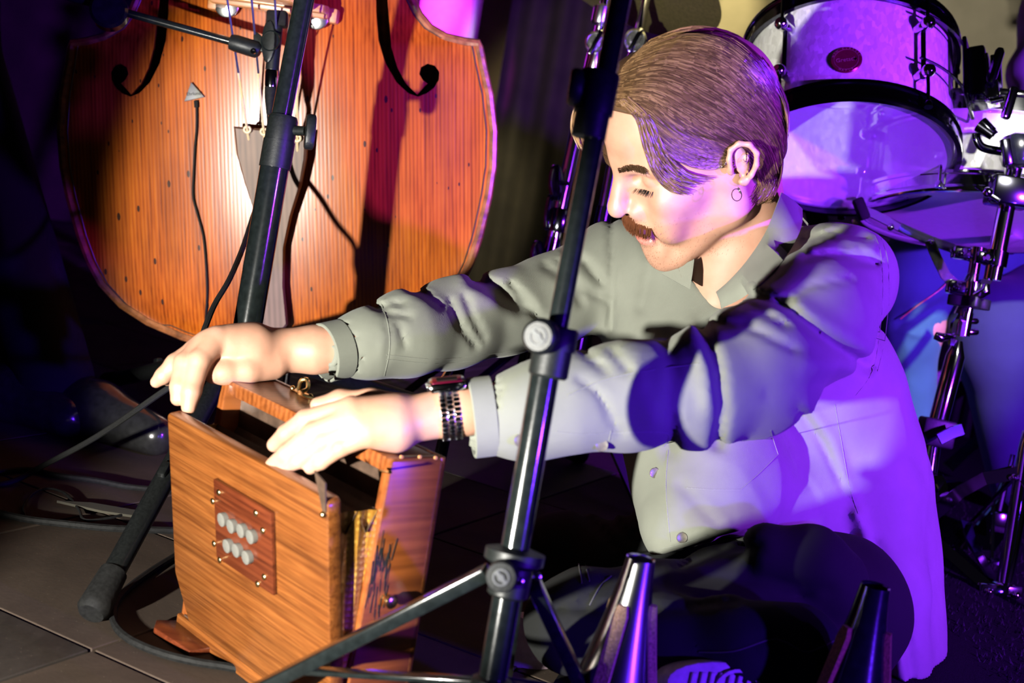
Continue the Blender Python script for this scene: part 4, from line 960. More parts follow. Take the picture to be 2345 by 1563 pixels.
# bass drum behind
kd = P(1925, 640, 3.0); kax = (-CX*.96-FW*.25).normalized()
bdm = thing('bass_drum', 'white bass drum behind the tom, head catching the stage light', 'drum', Vector((kd.x, kd.y, 0)))
Mk_ = frame(kd, kax, CY)
O('shell', ringlathe([(.26, -.2), (.26, .18), (.252, .18), (.252, -.2)], 72), 'pearl', bdm, Mk_)
O('front_head', lathe([(1e-4, .186), (.25, .186), (.262, .182)], 64, False), 'drumhead', bdm, Mk_)
O('hoop', ringlathe([(.262, .16), (.275, .16), (.275, .2), (.262, .2)], 72), 'gunmetal', bdm, Mk_)
O('hoop', ringlathe([(.262, -.18), (.275, -.18), (.275, -.22), (.262, -.22)], 72), 'gunmetal', bdm, Mk_)
for i in range(3):
    a = [.2, 2.2, 4.4][i]; O('spur', tube([Mk_ @ Vector((.265*math.cos(a), .265*math.sin(a), .0)), Mk_ @ Vector((.29*math.cos(a), .29*math.sin(a), .0))], .01, 10), 'steel', bdm)
# floor cables, thin chrome rod under the arm
def cable(name, label, pts, r=.0035, z=.004):
    return tag(O(name, tube(smoothpts([FL(x, y, z) for x, y in pts], 8), r, 8), 'rubber'), label, 'cable')
cable('floor_cable', 'black cable looping from behind the stand foot under the shruti box', [(420, 1262), (350, 1305), (290, 1350), (262, 1390), (264, 1430), (300, 1465), (370, 1495), (450, 1515), (540, 1530), (640, 1560)], .0042)
cable('floor_cable', 'thick dark cable lying across the far tiles', [(-20, 1170), (60, 1188), (140, 1198), (240, 1208), (320, 1212), (420, 1215)], .0045)
cable('floor_cable', 'thin dark wire curling near the thick far cable', [(60, 1190), (55, 1160), (75, 1130), (110, 1118), (150, 1130), (180, 1165), (195, 1190), (250, 1185), (280, 1178)], .0018)
cable('floor_cable', 'dark cable lying beyond the curled wire', [(-30, 1085), (60, 1075), (130, 1088), (220, 1100), (300, 1115), (420, 1125)], .004)
tag(O('fallen_leaf', xf(frame(FL(240, 1168, .003), (0, 0, 1), CX), prism([(-.06, 0), (-.02, .014), (.03, .012), (.05, .016), (.045, -.004), (.05, -.01), (.0, -.012)], 0, .003)), 'drape'), 'dark crumpled scrap lying among the floor cables', 'scrap')
rd = thing('folded_stand', 'thin chrome rod of a folded stand behind the man\'s forearm', 'stand', FL(800, 1230))
O('rod', tube([P(1060, 800, 1.95), WM[rd].translation+Vector((0, 0, .01))], .006, 12), 'steel', rd)
O('rod', tube([P(1060, 800, 1.95), FL(980, 1180, .01)], .009, 12), 'black', rd)
O('rod_joint', xf(Matrix.Translation(P(1060, 800, 1.95)), sphere(.014, 8)), 'black', rd)
# ------------------------------------------------------------------ the crouching man
HF = -.868*CX-.476*CY-.142*FW; HL = .36*CX-.407*CY-.839*FW; HU = -.342*CX+.78*CY-.525*FW
HO = P(1610, 336, 1.52); HS = 1.0
HM = Matrix.Translation(HO) @ Matrix((HF, HL, HU)).transposed().to_4x4()
HR = np.array(Matrix((HF, HL, HU)).transposed())
def h(x, y, z): return HM @ Vector((x, y, z))
def hell(c, r): return ell(h(*c), r, HR)
def hcone(a, b, ra, rb, n=None, s=1): return cone(h(*a), h(*b), ra, rb, n, s)
man = thing('person', 'man with moustache in grey-green shirt leaning forward over the shruti box', 'person', FL(1800, 1640))
def K_(p, k): return (p, k)
head = [hell((-.004, 0, .043), (.096, .074, .080)), K_(hell((.04, 0, .055), (.058, .062, .058)), .02), K_(hell((.035, 0, -.02), (.058, .058, .075)), .025)]
for s in (1, -1):
    head += [K_(hcone((.008, s*.050, -.050), (.070, s*.018, -.094), .017, .015), .022), K_(hcone((.004, s*.052, -.02), (.008, s*.050, -.055), .018, .017), .02),
             K_(hell((.062, s*.044, -.012), (.027, .018, .019)), .02), K_(hcone((.090, s*.010, .029), (.076, s*.042, .032), .0105, .010), .012),
             K_(hell((.0985, s*.0135, -.024), (.0105, .0078, .008)), .006),
             K_(hell((.078, s*.030, -.045), (.016, .02, .022)), .02), K_(hcone((.082, s*.010, .012), (.090, s*.013, -.02), .008, .010), .012)]
head += [K_(hell((.084, 0, -.098), (.0165, .02, .0165)), .016), K_(hcone((.091, 0, .026), (.112, 0, -.012), .0088, .0105), .010), K_(hell((.1145, 0, -.0175), (.0105, .0105, .0095)), .007),
         K_(hell((.094, 0, -.043), (.012, .026, .013)), .012), K_(hell((.0985, 0, -.0525), (.0085, .021, .0052)), .005), K_(hell((.0955, 0, -.0635), (.0088, .019, .0065)), .005), K_(hell((.089, 0, -.08), (.012, .022, .014)), .014)]
# ear
_n0 = len(head)
EP = [(.014, .006), (.012, .022), (.005, .036), (-.009, .042), (-.022, .036), (-.028, .018), (-.023, -.002), (-.013, -.017), (-.004, -.026), (.004, -.024)]
for s in (1, -1):
    ep = [(x-.002, s*(.0765+.014*(-x/.028 if x < 0 else 0)+.003), z) for x, z in EP]
    es = lambda q: (q[0]*.66+.001, s*.079+(q[1]-s*.079)*.8, .003+(q[2]-.003)*.66)
    ep = [es(q) for q in ep]
    for a, b in zip(ep, ep[1:]): head.append(K_(hcone(a, b, .0030, .0030), .0025))
    head += [K_(hell((-.006, s*.0765, .006), (.0095, .0045, .0175)), .003), K_(hell((-.002, s*.0785, -.0165), (.0055, .004, .006)), .003), K_(hell((.0085, s*.075, .001), (.004, .005, .006)), .003),
             K_(hcone((-.004, s*.081, -.002), (-.012, s*.083, .012), .0024, .0024), .002)]
earp = head[_n0:]
# neck and collarbone area
nb = P(1712, 640, 1.60); nrm = None
head += [K_(cone(h(-.026, 0, -.035), P(1700, 575, 1.59), .052, .054), .015), K_(cone(P(1700, 575, 1.59), P(1735, 690, 1.68), .054, .05), .02),
         K_(cone(P(1668, 585, 1.575), P(1655, 680, 1.59), .034, .04), .03)]
hsub = [hell((.0955, s*.0325, .0145), (.0155, .0165, .0092)) for s in (1, -1)]+[hell((.106, s*.0075, -.0265), (.0045, .0038, .005)) for s in (1, -1)]+[hell((-.001, s*.0835, .002), (.005, .005, .007)) for s in (1, -1)]+[hcone((.103, -.016, -.0575), (.103, .016, -.0575), .0022, .0022), hcone((.094, .024, -.0580), (.103, .016, -.0575), .0016, .002)]
headVF = sdf(head, .0021, .01, hsub, .006, None, [hell((.0745, s*.0318, .0125), (.0125, .0145, .0115)) for s in (1, -1)])
skullVF = sdf([p for p in head if not any(p is q for q in earp)], .004, .01)
# hands
def hand(pal, fingers, thumb, wrist):
    pr = [K_(c, .014) for c in chain(pal)]
    for f in fingers:
        c = chain(f); pr += [K_(c[0], .012)]+[K_(x, .0028) for x in c[1:]]
    pr += [K_(c, .006) for c in chain(thumb)]+[K_(c, .014) for c in chain(wrist)]
    return pr
nearhand = hand([(1000, 950, 1.215, 46), (905, 968, 1.205, 50), (850, 972, 1.203, 40)],
    [[(905, 945, 1.208, 38), (806, 934, 1.200, 27), (700, 960, 1.212, 23), (655, 992, 1.222, 20), (628, 1018, 1.232, 17)],
     [(905, 960, 1.203, 40), (812, 953, 1.193, 27), (718, 990, 1.200, 24), (656, 1038, 1.212, 20), (624, 1064, 1.224, 17)],
     [(905, 975, 1.200, 40), (826, 975, 1.190, 26), (742, 1010, 1.195, 23), (684, 1052, 1.206, 19.5), (652, 1072, 1.216, 16)],
     [(905, 990, 1.200, 38), (846, 996, 1.190, 25), (780, 1024, 1.190, 21), (736, 1056, 1.198, 18), (711, 1070, 1.206, 16)]],
    [(930, 935, 1.225, 34), (850, 918, 1.232, 27), (780, 916, 1.235, 23), (728, 927, 1.232, 18)],
    [(985, 950, 1.213, 44), (1060, 940, 1.216, 50), (1180, 930, 1.225, 56), (1300, 920, 1.24, 60)])
nearVF = sdf(nearhand, .0016, .006)
farhand = hand([(648, 802, 1.425, 44), (575, 800, 1.405, 50), (530, 795, 1.395, 44)],
    [[(580, 785, 1.405, 40), (500, 776, 1.383, 28), (456, 826, 1.362, 26), (438, 895, 1.352, 23), (432, 932, 1.351, 17)],
     [(580, 795, 1.41, 38), (472, 786, 1.385, 27), (424, 832, 1.366, 26), (411, 885, 1.356, 22), (407, 912, 1.355, 17)],
     [(580, 805, 1.415, 36), (448, 802, 1.392, 25), (402, 832, 1.378, 23), (374, 860, 1.376, 19), (358, 874, 1.377, 14)],
     [(580, 812, 1.42, 34), (436, 815, 1.405, 23), (402, 842, 1.398, 19), (384, 868, 1.398, 15)]],
    [(622, 832, 1.41, 38), (565, 848, 1.39, 30), (515, 852, 1.382, 27), (488, 858, 1.376, 21)],
    [(645, 802, 1.425, 44), (720, 800, 1.43, 50), (800, 795, 1.44, 52), (900, 780, 1.48, 55)])
farVF = sdf(farhand, .0018, .006)
core = chain([(1720, 720, 1.72, 100), (1790, 950, 1.76, 170), (1850, 1350, 1.74, 180)])+chain([(1300, 920, 1.24, 58), (1600, 900, 1.28, 70), (1920, 660, 1.48, 70), (1730, 720, 1.70, 80)])+chain([(900, 780, 1.48, 55), (1040, 740, 1.56, 60), (1420, 640, 1.70, 60), (1730, 720, 1.72, 80)])+chain([(1850, 1380, 1.62, 140), (1380, 1410, 1.42, 80), (1750, 1490, 1.36, 50)])+chain([(1850, 1380, 1.66, 140), (1300, 1330, 1.75, 80), (1420, 1500, 1.55, 60)])
coreVF = sdf(core, .012, .03)
def join(*vf):
    V, F, n = [], [], 0
    for v, f in vf: V.append(v); F.append(f+n); n += len(v)
    return np.concatenate(V), np.concatenate(F)
bodyVF = join(headVF, nearVF, farVF, coreVF)
bod = npmesh('body', bodyVF, 'skin', man)
bod.data.materials.append(M['lip'])
_c = np.array([bodyVF[0][f].mean(0) for f in headVF[1]]); _q = (_c-np.array(HO))@HR
_lip = ((_q[:, 1]/.024)**2+((_q[:, 2]+.058)/.0115)**2 < 1) & (_q[:, 0] > .08)
_mi = np.zeros(len(bod.data.polygons), np.int32); _mi[:len(_lip)] = _lip; bod.data.polygons.foreach_set('material_index', _mi)
bvhead = bvh_of(headVF)
# ------------------------------------------------------------------ shirt
CH = dict
sh = []
sh += [K_(c, .03) for c in chain([(1935, 640, 1.46, 122), (1850, 735, 1.39, 135), (1720, 850, 1.32, 138), (1590, 895, 1.275, 128)])]
sh += [K_(c, .02) for c in chain([(1590, 895, 1.275, 126), (1430, 905, 1.245, 116), (1290, 925, 1.23, 108), (1205, 945, 1.225, 96), (1112, 955, 1.22, 82)])]
sh += [K_(c, .02) for c in chain([(762, 803, 1.432, 58), (840, 785, 1.455, 74), (930, 765, 1.49, 92), (1040, 740, 1.55, 98), (1150, 715, 1.6, 92), (1260, 690, 1.64, 98), (1400, 625, 1.68, 115)])]
sh += [K_(c, .04) for c in chain([(1480, 640, 1.68, 120), (1700, 650, 1.63, 130), (1900, 640, 1.52, 125)])]
sh += [K_(c, .05) for c in chain([(1730, 760, 1.68, 215), (1775, 930, 1.77, 275), (1830, 1150, 1.79, 280), (1870, 1350, 1.78, 255), (1890, 1500, 1.74, 235), (1900, 1660, 1.74, 220)])]
sh += [K_(c, .04) for c in chain([(1540, 660, 1.645, 140), (1570, 850, 1.63, 165), (1600, 1050, 1.585, 148), (1600, 1160, 1.54, 125), (1575, 1210, 1.51, 95)])]
sh += [K_(c, .04) for c in chain([(1660, 1120, 1.60, 150), (1800, 1180, 1.68, 150)])]
sh += [K_(c, .03) for c in chain([(1985, 1150, 1.68, 115), (2030, 1350, 1.64, 82), (2052, 1600, 1.62, 66)])]
FOLD = [  # polyline px, width px, depth m (positive = groove)
 ([(1608, 752), (1640, 840), (1652, 930), (1642, 1015)], 15, .011), ([(1585, 750), (1618, 840), (1628, 930)], 22, -.006),
 ([(1630, 738), (1700, 742), (1770, 775), (1820, 800)], 9, .006), ([(1705, 672), (1790, 692), (1880, 770), (1985, 838)], 12, .008), ([(1700, 650), (1800, 665), (1900, 740), (1990, 800)], 20, -.005),
 ([(1640, 690), (1720, 700), (1800, 745)], 9, .006), ([(1845, 548), (1920, 530), (1985, 542)], 9, .007), ([(1845, 588), (1920, 583), (2000, 602)], 9, .007), ([(1860, 565), (1930, 556), (2000, 570)], 13, -.005), ([(1790, 695), (1850, 655), (1950, 638)], 8, .004),
 ([(1860, 560), (1960, 560), (2040, 640)], 6, .003), ([(1850, 830), (1930, 840), (1990, 870)], 22, -.005), ([(1760, 900), (1880, 880), (1990, 845)], 14, .003),
 ([(2005, 600), (2020, 700), (2010, 800), (1985, 880)], 4, .003),
 ([(1520, 770), (1540, 850), (1530, 940), (1535, 1030)], 20, .006), ([(1480, 780), (1470, 860), (1500, 960)], 22, -.004), ([(1400, 800), (1440, 850)], 9, .005), ([(1340, 810), (1385, 845)], 9, .005), ([(1330, 870), (1370, 900), (1420, 990)], 10, .004), ([(1540, 950), (1545, 1010)], 10, .005),
 ([(862, 702), (925, 692)], 7, .007), ([(855, 700), (900, 722), (935, 720)], 7, .006), ([(938, 664), (975, 675), (1010, 702)], 8, .007), ([(1030, 690), (1055, 750), (1090, 790)], 8, .007), ([(1065, 680), (1085, 730), (1108, 775)], 8, .006),
 ([(1088, 642), (1140, 662), (1192, 706)], 15, .013), ([(1060, 640), (1130, 690), (1180, 730)], 22, -.004), ([(1170, 650), (1215, 700), (1245, 740)], 9, .009), ([(1190, 690), (1220, 720)], 8, .005), ([(1250, 610), (1300, 640), (1330, 690)], 12, .007),
 ([(915, 745), (925, 790)], 6, .005), ([(880, 730), (895, 780), (880, 840)], 4, .002), ([(1300, 575), (1340, 600), (1380, 650)], 10, .008), ([(1280, 600), (1330, 660), (1395, 690)], 10, .005), ([(860, 720), (860, 860)], 3, .001),
 ([(1400, 490), (1402, 600), (1400, 760)], 9, .006),
 ([(1828, 935), (1880, 1010), (1950, 1150)], 10, .004), ([(1850, 930), (1910, 1010), (1965, 1180)], 14, -.004), ([(1965, 1180), (2010, 1290), (2050, 1420), (2075, 1563)], 16, -.010), ([(1950, 1230), (2000, 1370), (2040, 1563)], 14, .010), ([(2000, 1240), (2060, 1380), (2090, 1563)], 12, .009),
 ([(1470, 720), (1480, 800), (1490, 900)], 20, .004), ([(1480, 540), (1490, 600), (1470, 700)], 16, .006), ([(1560, 1110), (1640, 1200)], 14, .003)]
def shirt_post(X, f):
    x, y = proj(X)
    for pl, w, dp in FOLD:
        xs = [p[0] for p in pl]; ys = [p[1] for p in pl]
        m = (x > min(xs)-3*w) & (x < max(xs)+3*w) & (y > min(ys)-3*w) & (y < max(ys)+3*w)
        if m.any(): f[m] += dp*.8*np.exp(-(seg2d(x[m], y[m], pl)/w)**2)
    f += .0012*np.sin(X[:, 0]*60+X[:, 2]*35)*np.sin(X[:, 1]*40-X[:, 2]*55)
    # hem of the shirt front over the trousers
    hx = np.array([1300, 1440, 1478, 1520, 1620, 1730, 1760, 1830, 1930, 1990, 2040, 2300]); hy_ = np.array([1150, 1150, 1272, 1268, 1235, 1205, 1200, 1225, 1260, 1400, 1700, 1700])
    lim = np.interp(x, hx, hy_); R_ = X-np.array(CAM); dep = R_@np.array(FW)
    cut = np.where((y > 1090) & (dep < 1.76), (y-lim)*.00042, -1); f = np.maximum(np.maximum(f, cut), .009-X[:, 2])
    return f
wrA = P(1060, 940, 1.216); wrB = P(1220, 935, 1.23)
ssub = [cone(P(1040, 945, 1.216), P(1190, 940, 1.225), px2m(74, 1.22), px2m(70, 1.22)), cone(P(735, 803, 1.428), P(830, 790, 1.45), px2m(52, 1.43), px2m(54, 1.44)),
        cone(h(-.02, 0, -.05), P(1700, 575, 1.575), .062, .064), cone(P(1650, 560, 1.50), P(1640, 630, 1.50), .042, .02), cone(P(1640, 630, 1.50), P(1628, 662, 1.50), .02, .006)]
shirtVF = sdf(sh, .0046, .02, ssub, .004, shirt_post)
shirt = npmesh('shirt', shirtVF, 'shirt', man); shirt['label'] = 'grey-green twill shirt'
bvs = bvh_of(shirtVF)
def drape_px(pts, off=.003, n=5):
    out = []
    P2 = smoothpts([Vector((x, y, 0)) for x, y in pts], n)
    for q in P2:
        c = cast(bvs, q.x, q.y, off)
        if c is not None: out.append(c)
    return out
def patch(A, B, t, nv=5, name='collar', mat='shirt', parent=None, bulge=0):
    """cloth patch between two polylines of world points, thickened by t"""
    n = len(A); V, F = [], []
    for i in range(n):
        for j in range(nv):
            f = j/(nv-1); V.append(A[i].lerp(B[i], f)-FW*bulge*math.sin(math.pi*f))
    N = len(V); V += [v+FW*t for v in V]
    for i in range(n-1):
        for j in range(nv-1):
            a = i*nv+j; F += [(a, a+nv, a+nv+1, a+1), (N+a, N+a+1, N+a+nv+1, N+a+nv)]
    for i in range(n-1):
        a = i*nv; F.append((a, N+a, N+a+nv, a+nv)); a += nv-1; F.append((a, a+nv, N+a+nv, N+a))
    for j in range(nv-1):
        F.append((j, j+1, N+j+1, N+j)); a = (n-1)*nv+j; F.append((a, N+a, N+a+1, a+1))
    return O(name, (V, F), mat, parent or shirt)
def near_of(px, py, off, dflt):
    c = [cast(b, px, py, off) for b in (bvs, bvhead)]; c = [q for q in c if q is not None]
    return min(c, key=lambda q: (q-CAM).length) if c else P(px, py, dflt)
inn = [(1790, 440, 1.52), (1775, 480, 1.475), (1752, 535, 1.455), (1712, 595, 1.455), (1672, 640, 1.465), (1640, 668, 1.478)]
out = [(1838, 478, 1.53), (1835, 520, 1.47), (1805, 580, 1.44), (1752, 640, 1.43), (1700, 682, 1.445), (1652, 706, 1.47)]
ia = smoothpts([P(*p) for p in inn], 4); oa = smoothpts([P(*p) for p in out], 4)
oa = [min(a, cast(bvs, *[float(q[0]) for q in proj(np.array([tuple(a)]))], .004) or a, key=lambda q: (q-CAM).length) for a in oa]
patch(ia, oa, .003, 7, bulge=.006)
patch([P(1590, 592, 1.53), P(1586, 625, 1.528), P(1580, 662, 1.53)], [P(1592, 592, 1.53), P(1550, 612, 1.545), P(1514, 626, 1.56)], .003, 5)
0 and patch([P(1592, 592, 1.528), P(1598, 640, 1.525), P(1632, 690, 1.515)], [P(1612, 592, 1.53), P(1624, 640, 1.53), P(1640, 665, 1.518)], .003, 4, name='placket')
# collar stand behind the neck
patch([P(1800, 455, 1.56), P(1828, 492, 1.6), P(1800, 520, 1.66)], [P(1850, 510, 1.56), P(1870, 540, 1.6), P(1850, 560, 1.66)], .004, 4)
# seams, stitching, pocket, cuffs, buttons
def seam(pts, r=.00045, name='seam'):
    q = drape_px(pts, .0003)
    if len(q) > 2: O(name, tube(q, r, 5), 'thread', shirt)
seam([(1985, 505), (2015, 570), (2022, 660), (2015, 760), (1998, 850), (1960, 905)])
seam([(1998, 505), (2030, 580), (2036, 660), (2030, 760), (2010, 850)])
seam([(1912, 925), (1925, 1000), (1945, 1110), (1965, 1175)])
seam([(1300, 905), (1380, 870), (1470, 850), (1600, 832)])
seam([(1275, 988), (1330, 993), (1420, 990), (1520, 990), (1530, 1008), (1520, 1022)])
seam([(1400, 985), (1388, 1038)]); seam([(870, 690), (888, 740), (892, 800), (880, 860)])
seam([(885, 812), (1000, 822), (1110, 812), (1220, 796)]); seam([(885, 822), (1000, 832), (1110, 822), (1220, 804)])
seam([(1765, 985), (1772, 1010), (1782, 1040)]); seam([(1782, 1040), (1740, 1082), (1697, 1120)]); seam([(1697, 1120), (1630, 1120), (1572, 1116)])
seam([(1480, 1262), (1540, 1250), (1620, 1225)]); seam([(1530, 1030), (1525, 1120), (1535, 1240)])
q = drape_px([(1092, 868), (1118, 900), (1132, 960), (1136, 1020)], .001)
bm_ = mesh_of('button', lathe([(.0052, 0), (.0058, .001), (.0054, .0024), (.0036, .0018), (.001, .0018)], 22), M['button'])
for px, py in ((1192, 1008), (1377, 1018), (1499, 1082), (1561, 1230)):
    c = cast(bvs, px, py, .001)
    if c: O('button', bm_, None, shirt, frame(c, -FW+CX*.1))
# rolled cuff edges
def cuff(c, ax_, ry, rd, w, name):
    Mx = frame(c, ax_, CY); V, F = ringlathe([(1.0, -w), (1.03, -w+.001), (1.03, w), (.99, w), (.94, w), (.94, -w)], 40)
    O(name, ([Mx @ Vector((v.x*ry, v.y*rd, v.z)) for v in V], F), 'shirt', shirt)
cuff(P(1103, 954, 1.22), P(1205, 945, 1.225)-P(1100, 957, 1.22), px2m(90, 1.22), px2m(88, 1.22), .010, 'cuff')
cuff(P(762, 803, 1.432), P(840, 785, 1.455)-P(762, 803, 1.432), px2m(67, 1.43), px2m(67, 1.43), .011, 'cuff')
# ------------------------------------------------------------------ trousers and shoes
tr = [K_(c, .03) for c in chain([(1900, 1400, 1.53, 185), (1700, 1402, 1.45, 150), (1500, 1415, 1.40, 118), (1340, 1415, 1.37, 100), (1295, 1420, 1.365, 85)])]
tr += [K_(c, .025) for c in chain([(1320, 1440, 1.36, 95), (1500, 1470, 1.33, 100), (1700, 1480, 1.31, 105), (1830, 1480, 1.31, 100)])]
tr += [K_(c, .02) for c in chain([(1760, 1262, 1.41, 66), (1860, 1290, 1.41, 78), (1900, 1330, 1.43, 90)])]
tr += [K_(c, .03) for c in chain([(1800, 1400, 1.66, 170), (1480, 1300, 1.66, 120), (1300, 1290, 1.74, 110), (1255, 1330, 1.76, 100)])]
tr += [K_(c, .03) for c in chain([(1260, 1340, 1.76, 100), (1330, 1480, 1.62, 95), (1450, 1560, 1.5, 85)])]
TF = [([(1340, 1130), (1400, 1190), (1470, 1260)], 12, .008), ([(1380, 1110), (1430, 1170), (1475, 1220)], 10, .008), ([(1330, 1170), (1390, 1230), (1450, 1290)], 10, .007), ([(1260, 1390), (1350, 1392), (1500, 1395)], 9, .008), ([(1380, 1330), (1330, 1390)], 10, .006), ([(1550, 1300), (1650, 1260), (1740, 1250)], 10, .006), ([(1560, 1330), (1750, 1330), (1900, 1350)], 14, .004), ([(1500, 1400), (1650, 1380), (1850, 1360)], 10, .005), ([(1700, 1250), (1720, 1300)], 12, .005), ([(1600, 1492), (1680, 1490), (1762, 1465), (1850, 1490), (1910, 1465)], 6, .004)]
def tr_post(X, f):
    x, y = proj(X)
    for pl, w, dp in TF: f += dp*np.exp(-(seg2d(x, y, pl)/w)**2)
    return np.maximum(f+.001*np.sin(X[:, 0]*90+X[:, 2]*60), .009-X[:, 2])
trVF = sdf(tr, .006, .02, (), .004, tr_post)
trousers = npmesh('trousers', trVF, 'trouser', man); trousers['label'] = 'black denim trousers'
bvt = bvh_of(trVF)
for pts in ([(1600, 1492), (1680, 1490), (1762, 1464), (1800, 1470), (1850, 1492), (1910, 1466)], [(1325, 1290), (1332, 1335)], [(1340, 1288), (1350, 1330)], [(1350, 1385), (1375, 1340), (1400, 1318)]):
    q = [cast(bvt, v.x, v.y, .0006) for v in smoothpts([Vector((x, y, 0)) for x, y in pts], 5)]; q = [v for v in q if v]
    if len(q) > 2: O('stitching', tube(q, .0008, 5), 'trthread', trousers)
sh1 = P(1680, 1592, 1.27); Ms = frame(sh1, -FW+CX*.25+CY*.1, CX-CY*.25)
pl = [(.062*math.cos(a)*(1 if math.cos(a) > 0 else 1.1), .03*math.sin(a)*(1+.12*math.cos(a))) for a in [i*2*math.pi/28 for i in range(28)]]
sole = O('shoe', xf(Ms, prism(pl, -.03, .006, .004)), 'shoe', man, label='pale ridged shoe sole')
for i in range(11): O('sole_ridge', xf(Ms @ Matrix.Translation((-.045+i*.0088, 0, .0075)), box(.0045, .022+.016*math.sin(math.pi*(i+.5)/11), .004, (0, 0, 0), .001)), 'shoe', sole)
O('sole_ridge', xf(Ms @ Matrix.Translation((.0, 0, .008)), ringlathe([(.022, -.001), (.025, -.001), (.025, .003), (.022, .003)], 26)), 'shoe', sole)
O('shoe', xf(frame(P(1205, 1495, 1.5), CY+CX*.15, CX), lathe([(.03, -.05), (.038, -.04), (.036, .0), (.024, .03), (.02, .04)], 22)), 'shoe', man)
# ------------------------------------------------------------------ wristwatch
wc = P(1030, 946, 1.216); wa = (P(1100, 938, 1.217)-P(985, 950, 1.213)).normalized()
wu = (CY-wa*CY.dot(wa)).normalized(); wf = wa.cross(wu); wf = wf if wf.dot(FW) < 0 else -wf
watch = thing('tmp', 'x', 'x', wc); watch.name = 'wristwatch'
del watch['label']; del watch['category']
watch.parent = man; watch.matrix_local = WM[man].inverted() @ Matrix.Translation(wc); watch['label'] = 'silver digital wristwatch with link bracelet'
ry_, rd_ = px2m(53, 1.216), px2m(55, 1.216)
def wpt(t, k=0.): return wc+wu*(ry_+k)*math.cos(t)+wf*(rd_+k)*math.sin(t)
def wfr(t, k=0.):
    n = (wu*math.cos(t)/ry_+wf*math.sin(t)/rd_).normalized(); return frame(wpt(t, k), n, wa)
lm = mesh_of('bracelet_link', box(.0056, .0040, .0026, (0, 0, 0), .0008), M['steel'])
for i in range(26):
    t = .62+i*.19
    if t > 5.6: break
    for c in (-1, 0, 1):
        O('bracelet_link', lm, None, watch, wfr(t+(.095 if c == 0 else 0), .0026) @ Matrix.Translation((c*.0060, 0, 0)))
Mw = wfr(.22, .006)
O('watch_case', xf(Mw, box(.032, .030, .0085, (0, 0, 0), .0035)), 'steel', watch)
O('watch_face', xf(Mw @ Matrix.Translation((0, 0, .0042)), box(.026, .022, .0014, (0, 0, 0), .0006)), 'plate', watch)
O('watch_bezel', xf(Mw @ Matrix.Translation((0, 0, .005)), box(.018, .012, .0006, (0, 0, 0))), 'ink', watch)
for dy in (-.006, .006): O('watch_pusher', xf(Mw @ Matrix.Translation((-.0165, dy, 0)), box(.003, .003, .003, (0, 0, 0), .0006)), 'steel', watch)
# ------------------------------------------------------------------ hair
def cap_post(X, f):
    Y = (X-np.array(HO))@HR; x, y, z = Y[:, 0], np.abs(Y[:, 1]), Y[:, 2]
    lim = np.interp(x, [-.12, -.085, -.05, -.032, -.02, .012, .03, .05, .066, .09, .12], [-.055, -.06, -.052, -.035, .040, .046, .056, .070, .088, .098, .11])
    lim = lim-.02*np.clip((.03-y)/.03, 0, 1)*(x < -.05)
    g = (lim-z)*.8
    g = np.maximum(g, -1)
    n = .0006*np.sin(z*260+x*70+3*np.sin(x*40))*np.clip((y-.01)/.03, 0, 1)
    return np.maximum(f+n, g)
capVF = sdf([hell((.0, .002, .043), (.0955, .0785, .082)), K_(hell((-.046, 0, -.012), (.045, .058, .052)), .03), K_(hell((.045, .0, .08), (.048, .056, .045)), .03)], .003, .02, (), .004, cap_post)
hair = npmesh('hair', capVF, 'hair', man); hair['label'] = 'brown hair swept back over the ears'
bvc = bvh_of(join(capVF, skullVF))
G = [[(1490, 92), (1585, 62), (1690, 84), (1762, 155), (1800, 240), (1800, 310)],
     [(1462, 118), (1560, 84), (1660, 100), (1738, 165), (1790, 245), (1800, 310)],
     [(1430, 150), (1540, 112), (1650, 140), (1730, 205), (1785, 285), (1796, 345)],
     [(1415, 178), (1520, 150), (1635, 190), (1715, 250), (1770, 315), (1785, 375)],
     [(1408, 200), (1505, 190), (1610, 240), (1690, 290), (1745, 345), (1770, 405)],
     [(1405, 218), (1485, 225), (1580, 285), (1655, 325), (1720, 365), (1745, 425)],
     [(1404, 232), (1460, 250), (1545, 320), (1610, 350), (1660, 360), (1690, 352)],
     [(1404, 240), (1450, 262), (1515, 340), (1570, 375), (1620, 385), (1655, 380)]]
FR = [[(1425, 225), (1468, 262), (1492, 330), (1508, 385), (1545, 425), (1590, 445)], [(1415, 232), (1455, 272), (1472, 335), (1492, 390), (1520, 425), (1560, 446)], [(1440, 222), (1490, 270), (1520, 335), (1550, 375), (1590, 400), (1640, 405)]]
BK = [[(1722, 345), (1742, 372), (1748, 410), (1738, 440), (1724, 462)], [(1740, 330), (1768, 370), (1770, 410), (1756, 445), (1738, 462)], [(1770, 310), (1788, 355), (1786, 400), (1772, 440), (1760, 455)]]
FARL = [[(1392, 180), (1345, 212), (1316, 255), (1312, 300), (1328, 338)], [(1398, 195), (1365, 225), (1340, 262), (1336, 305), (1352, 350)]]
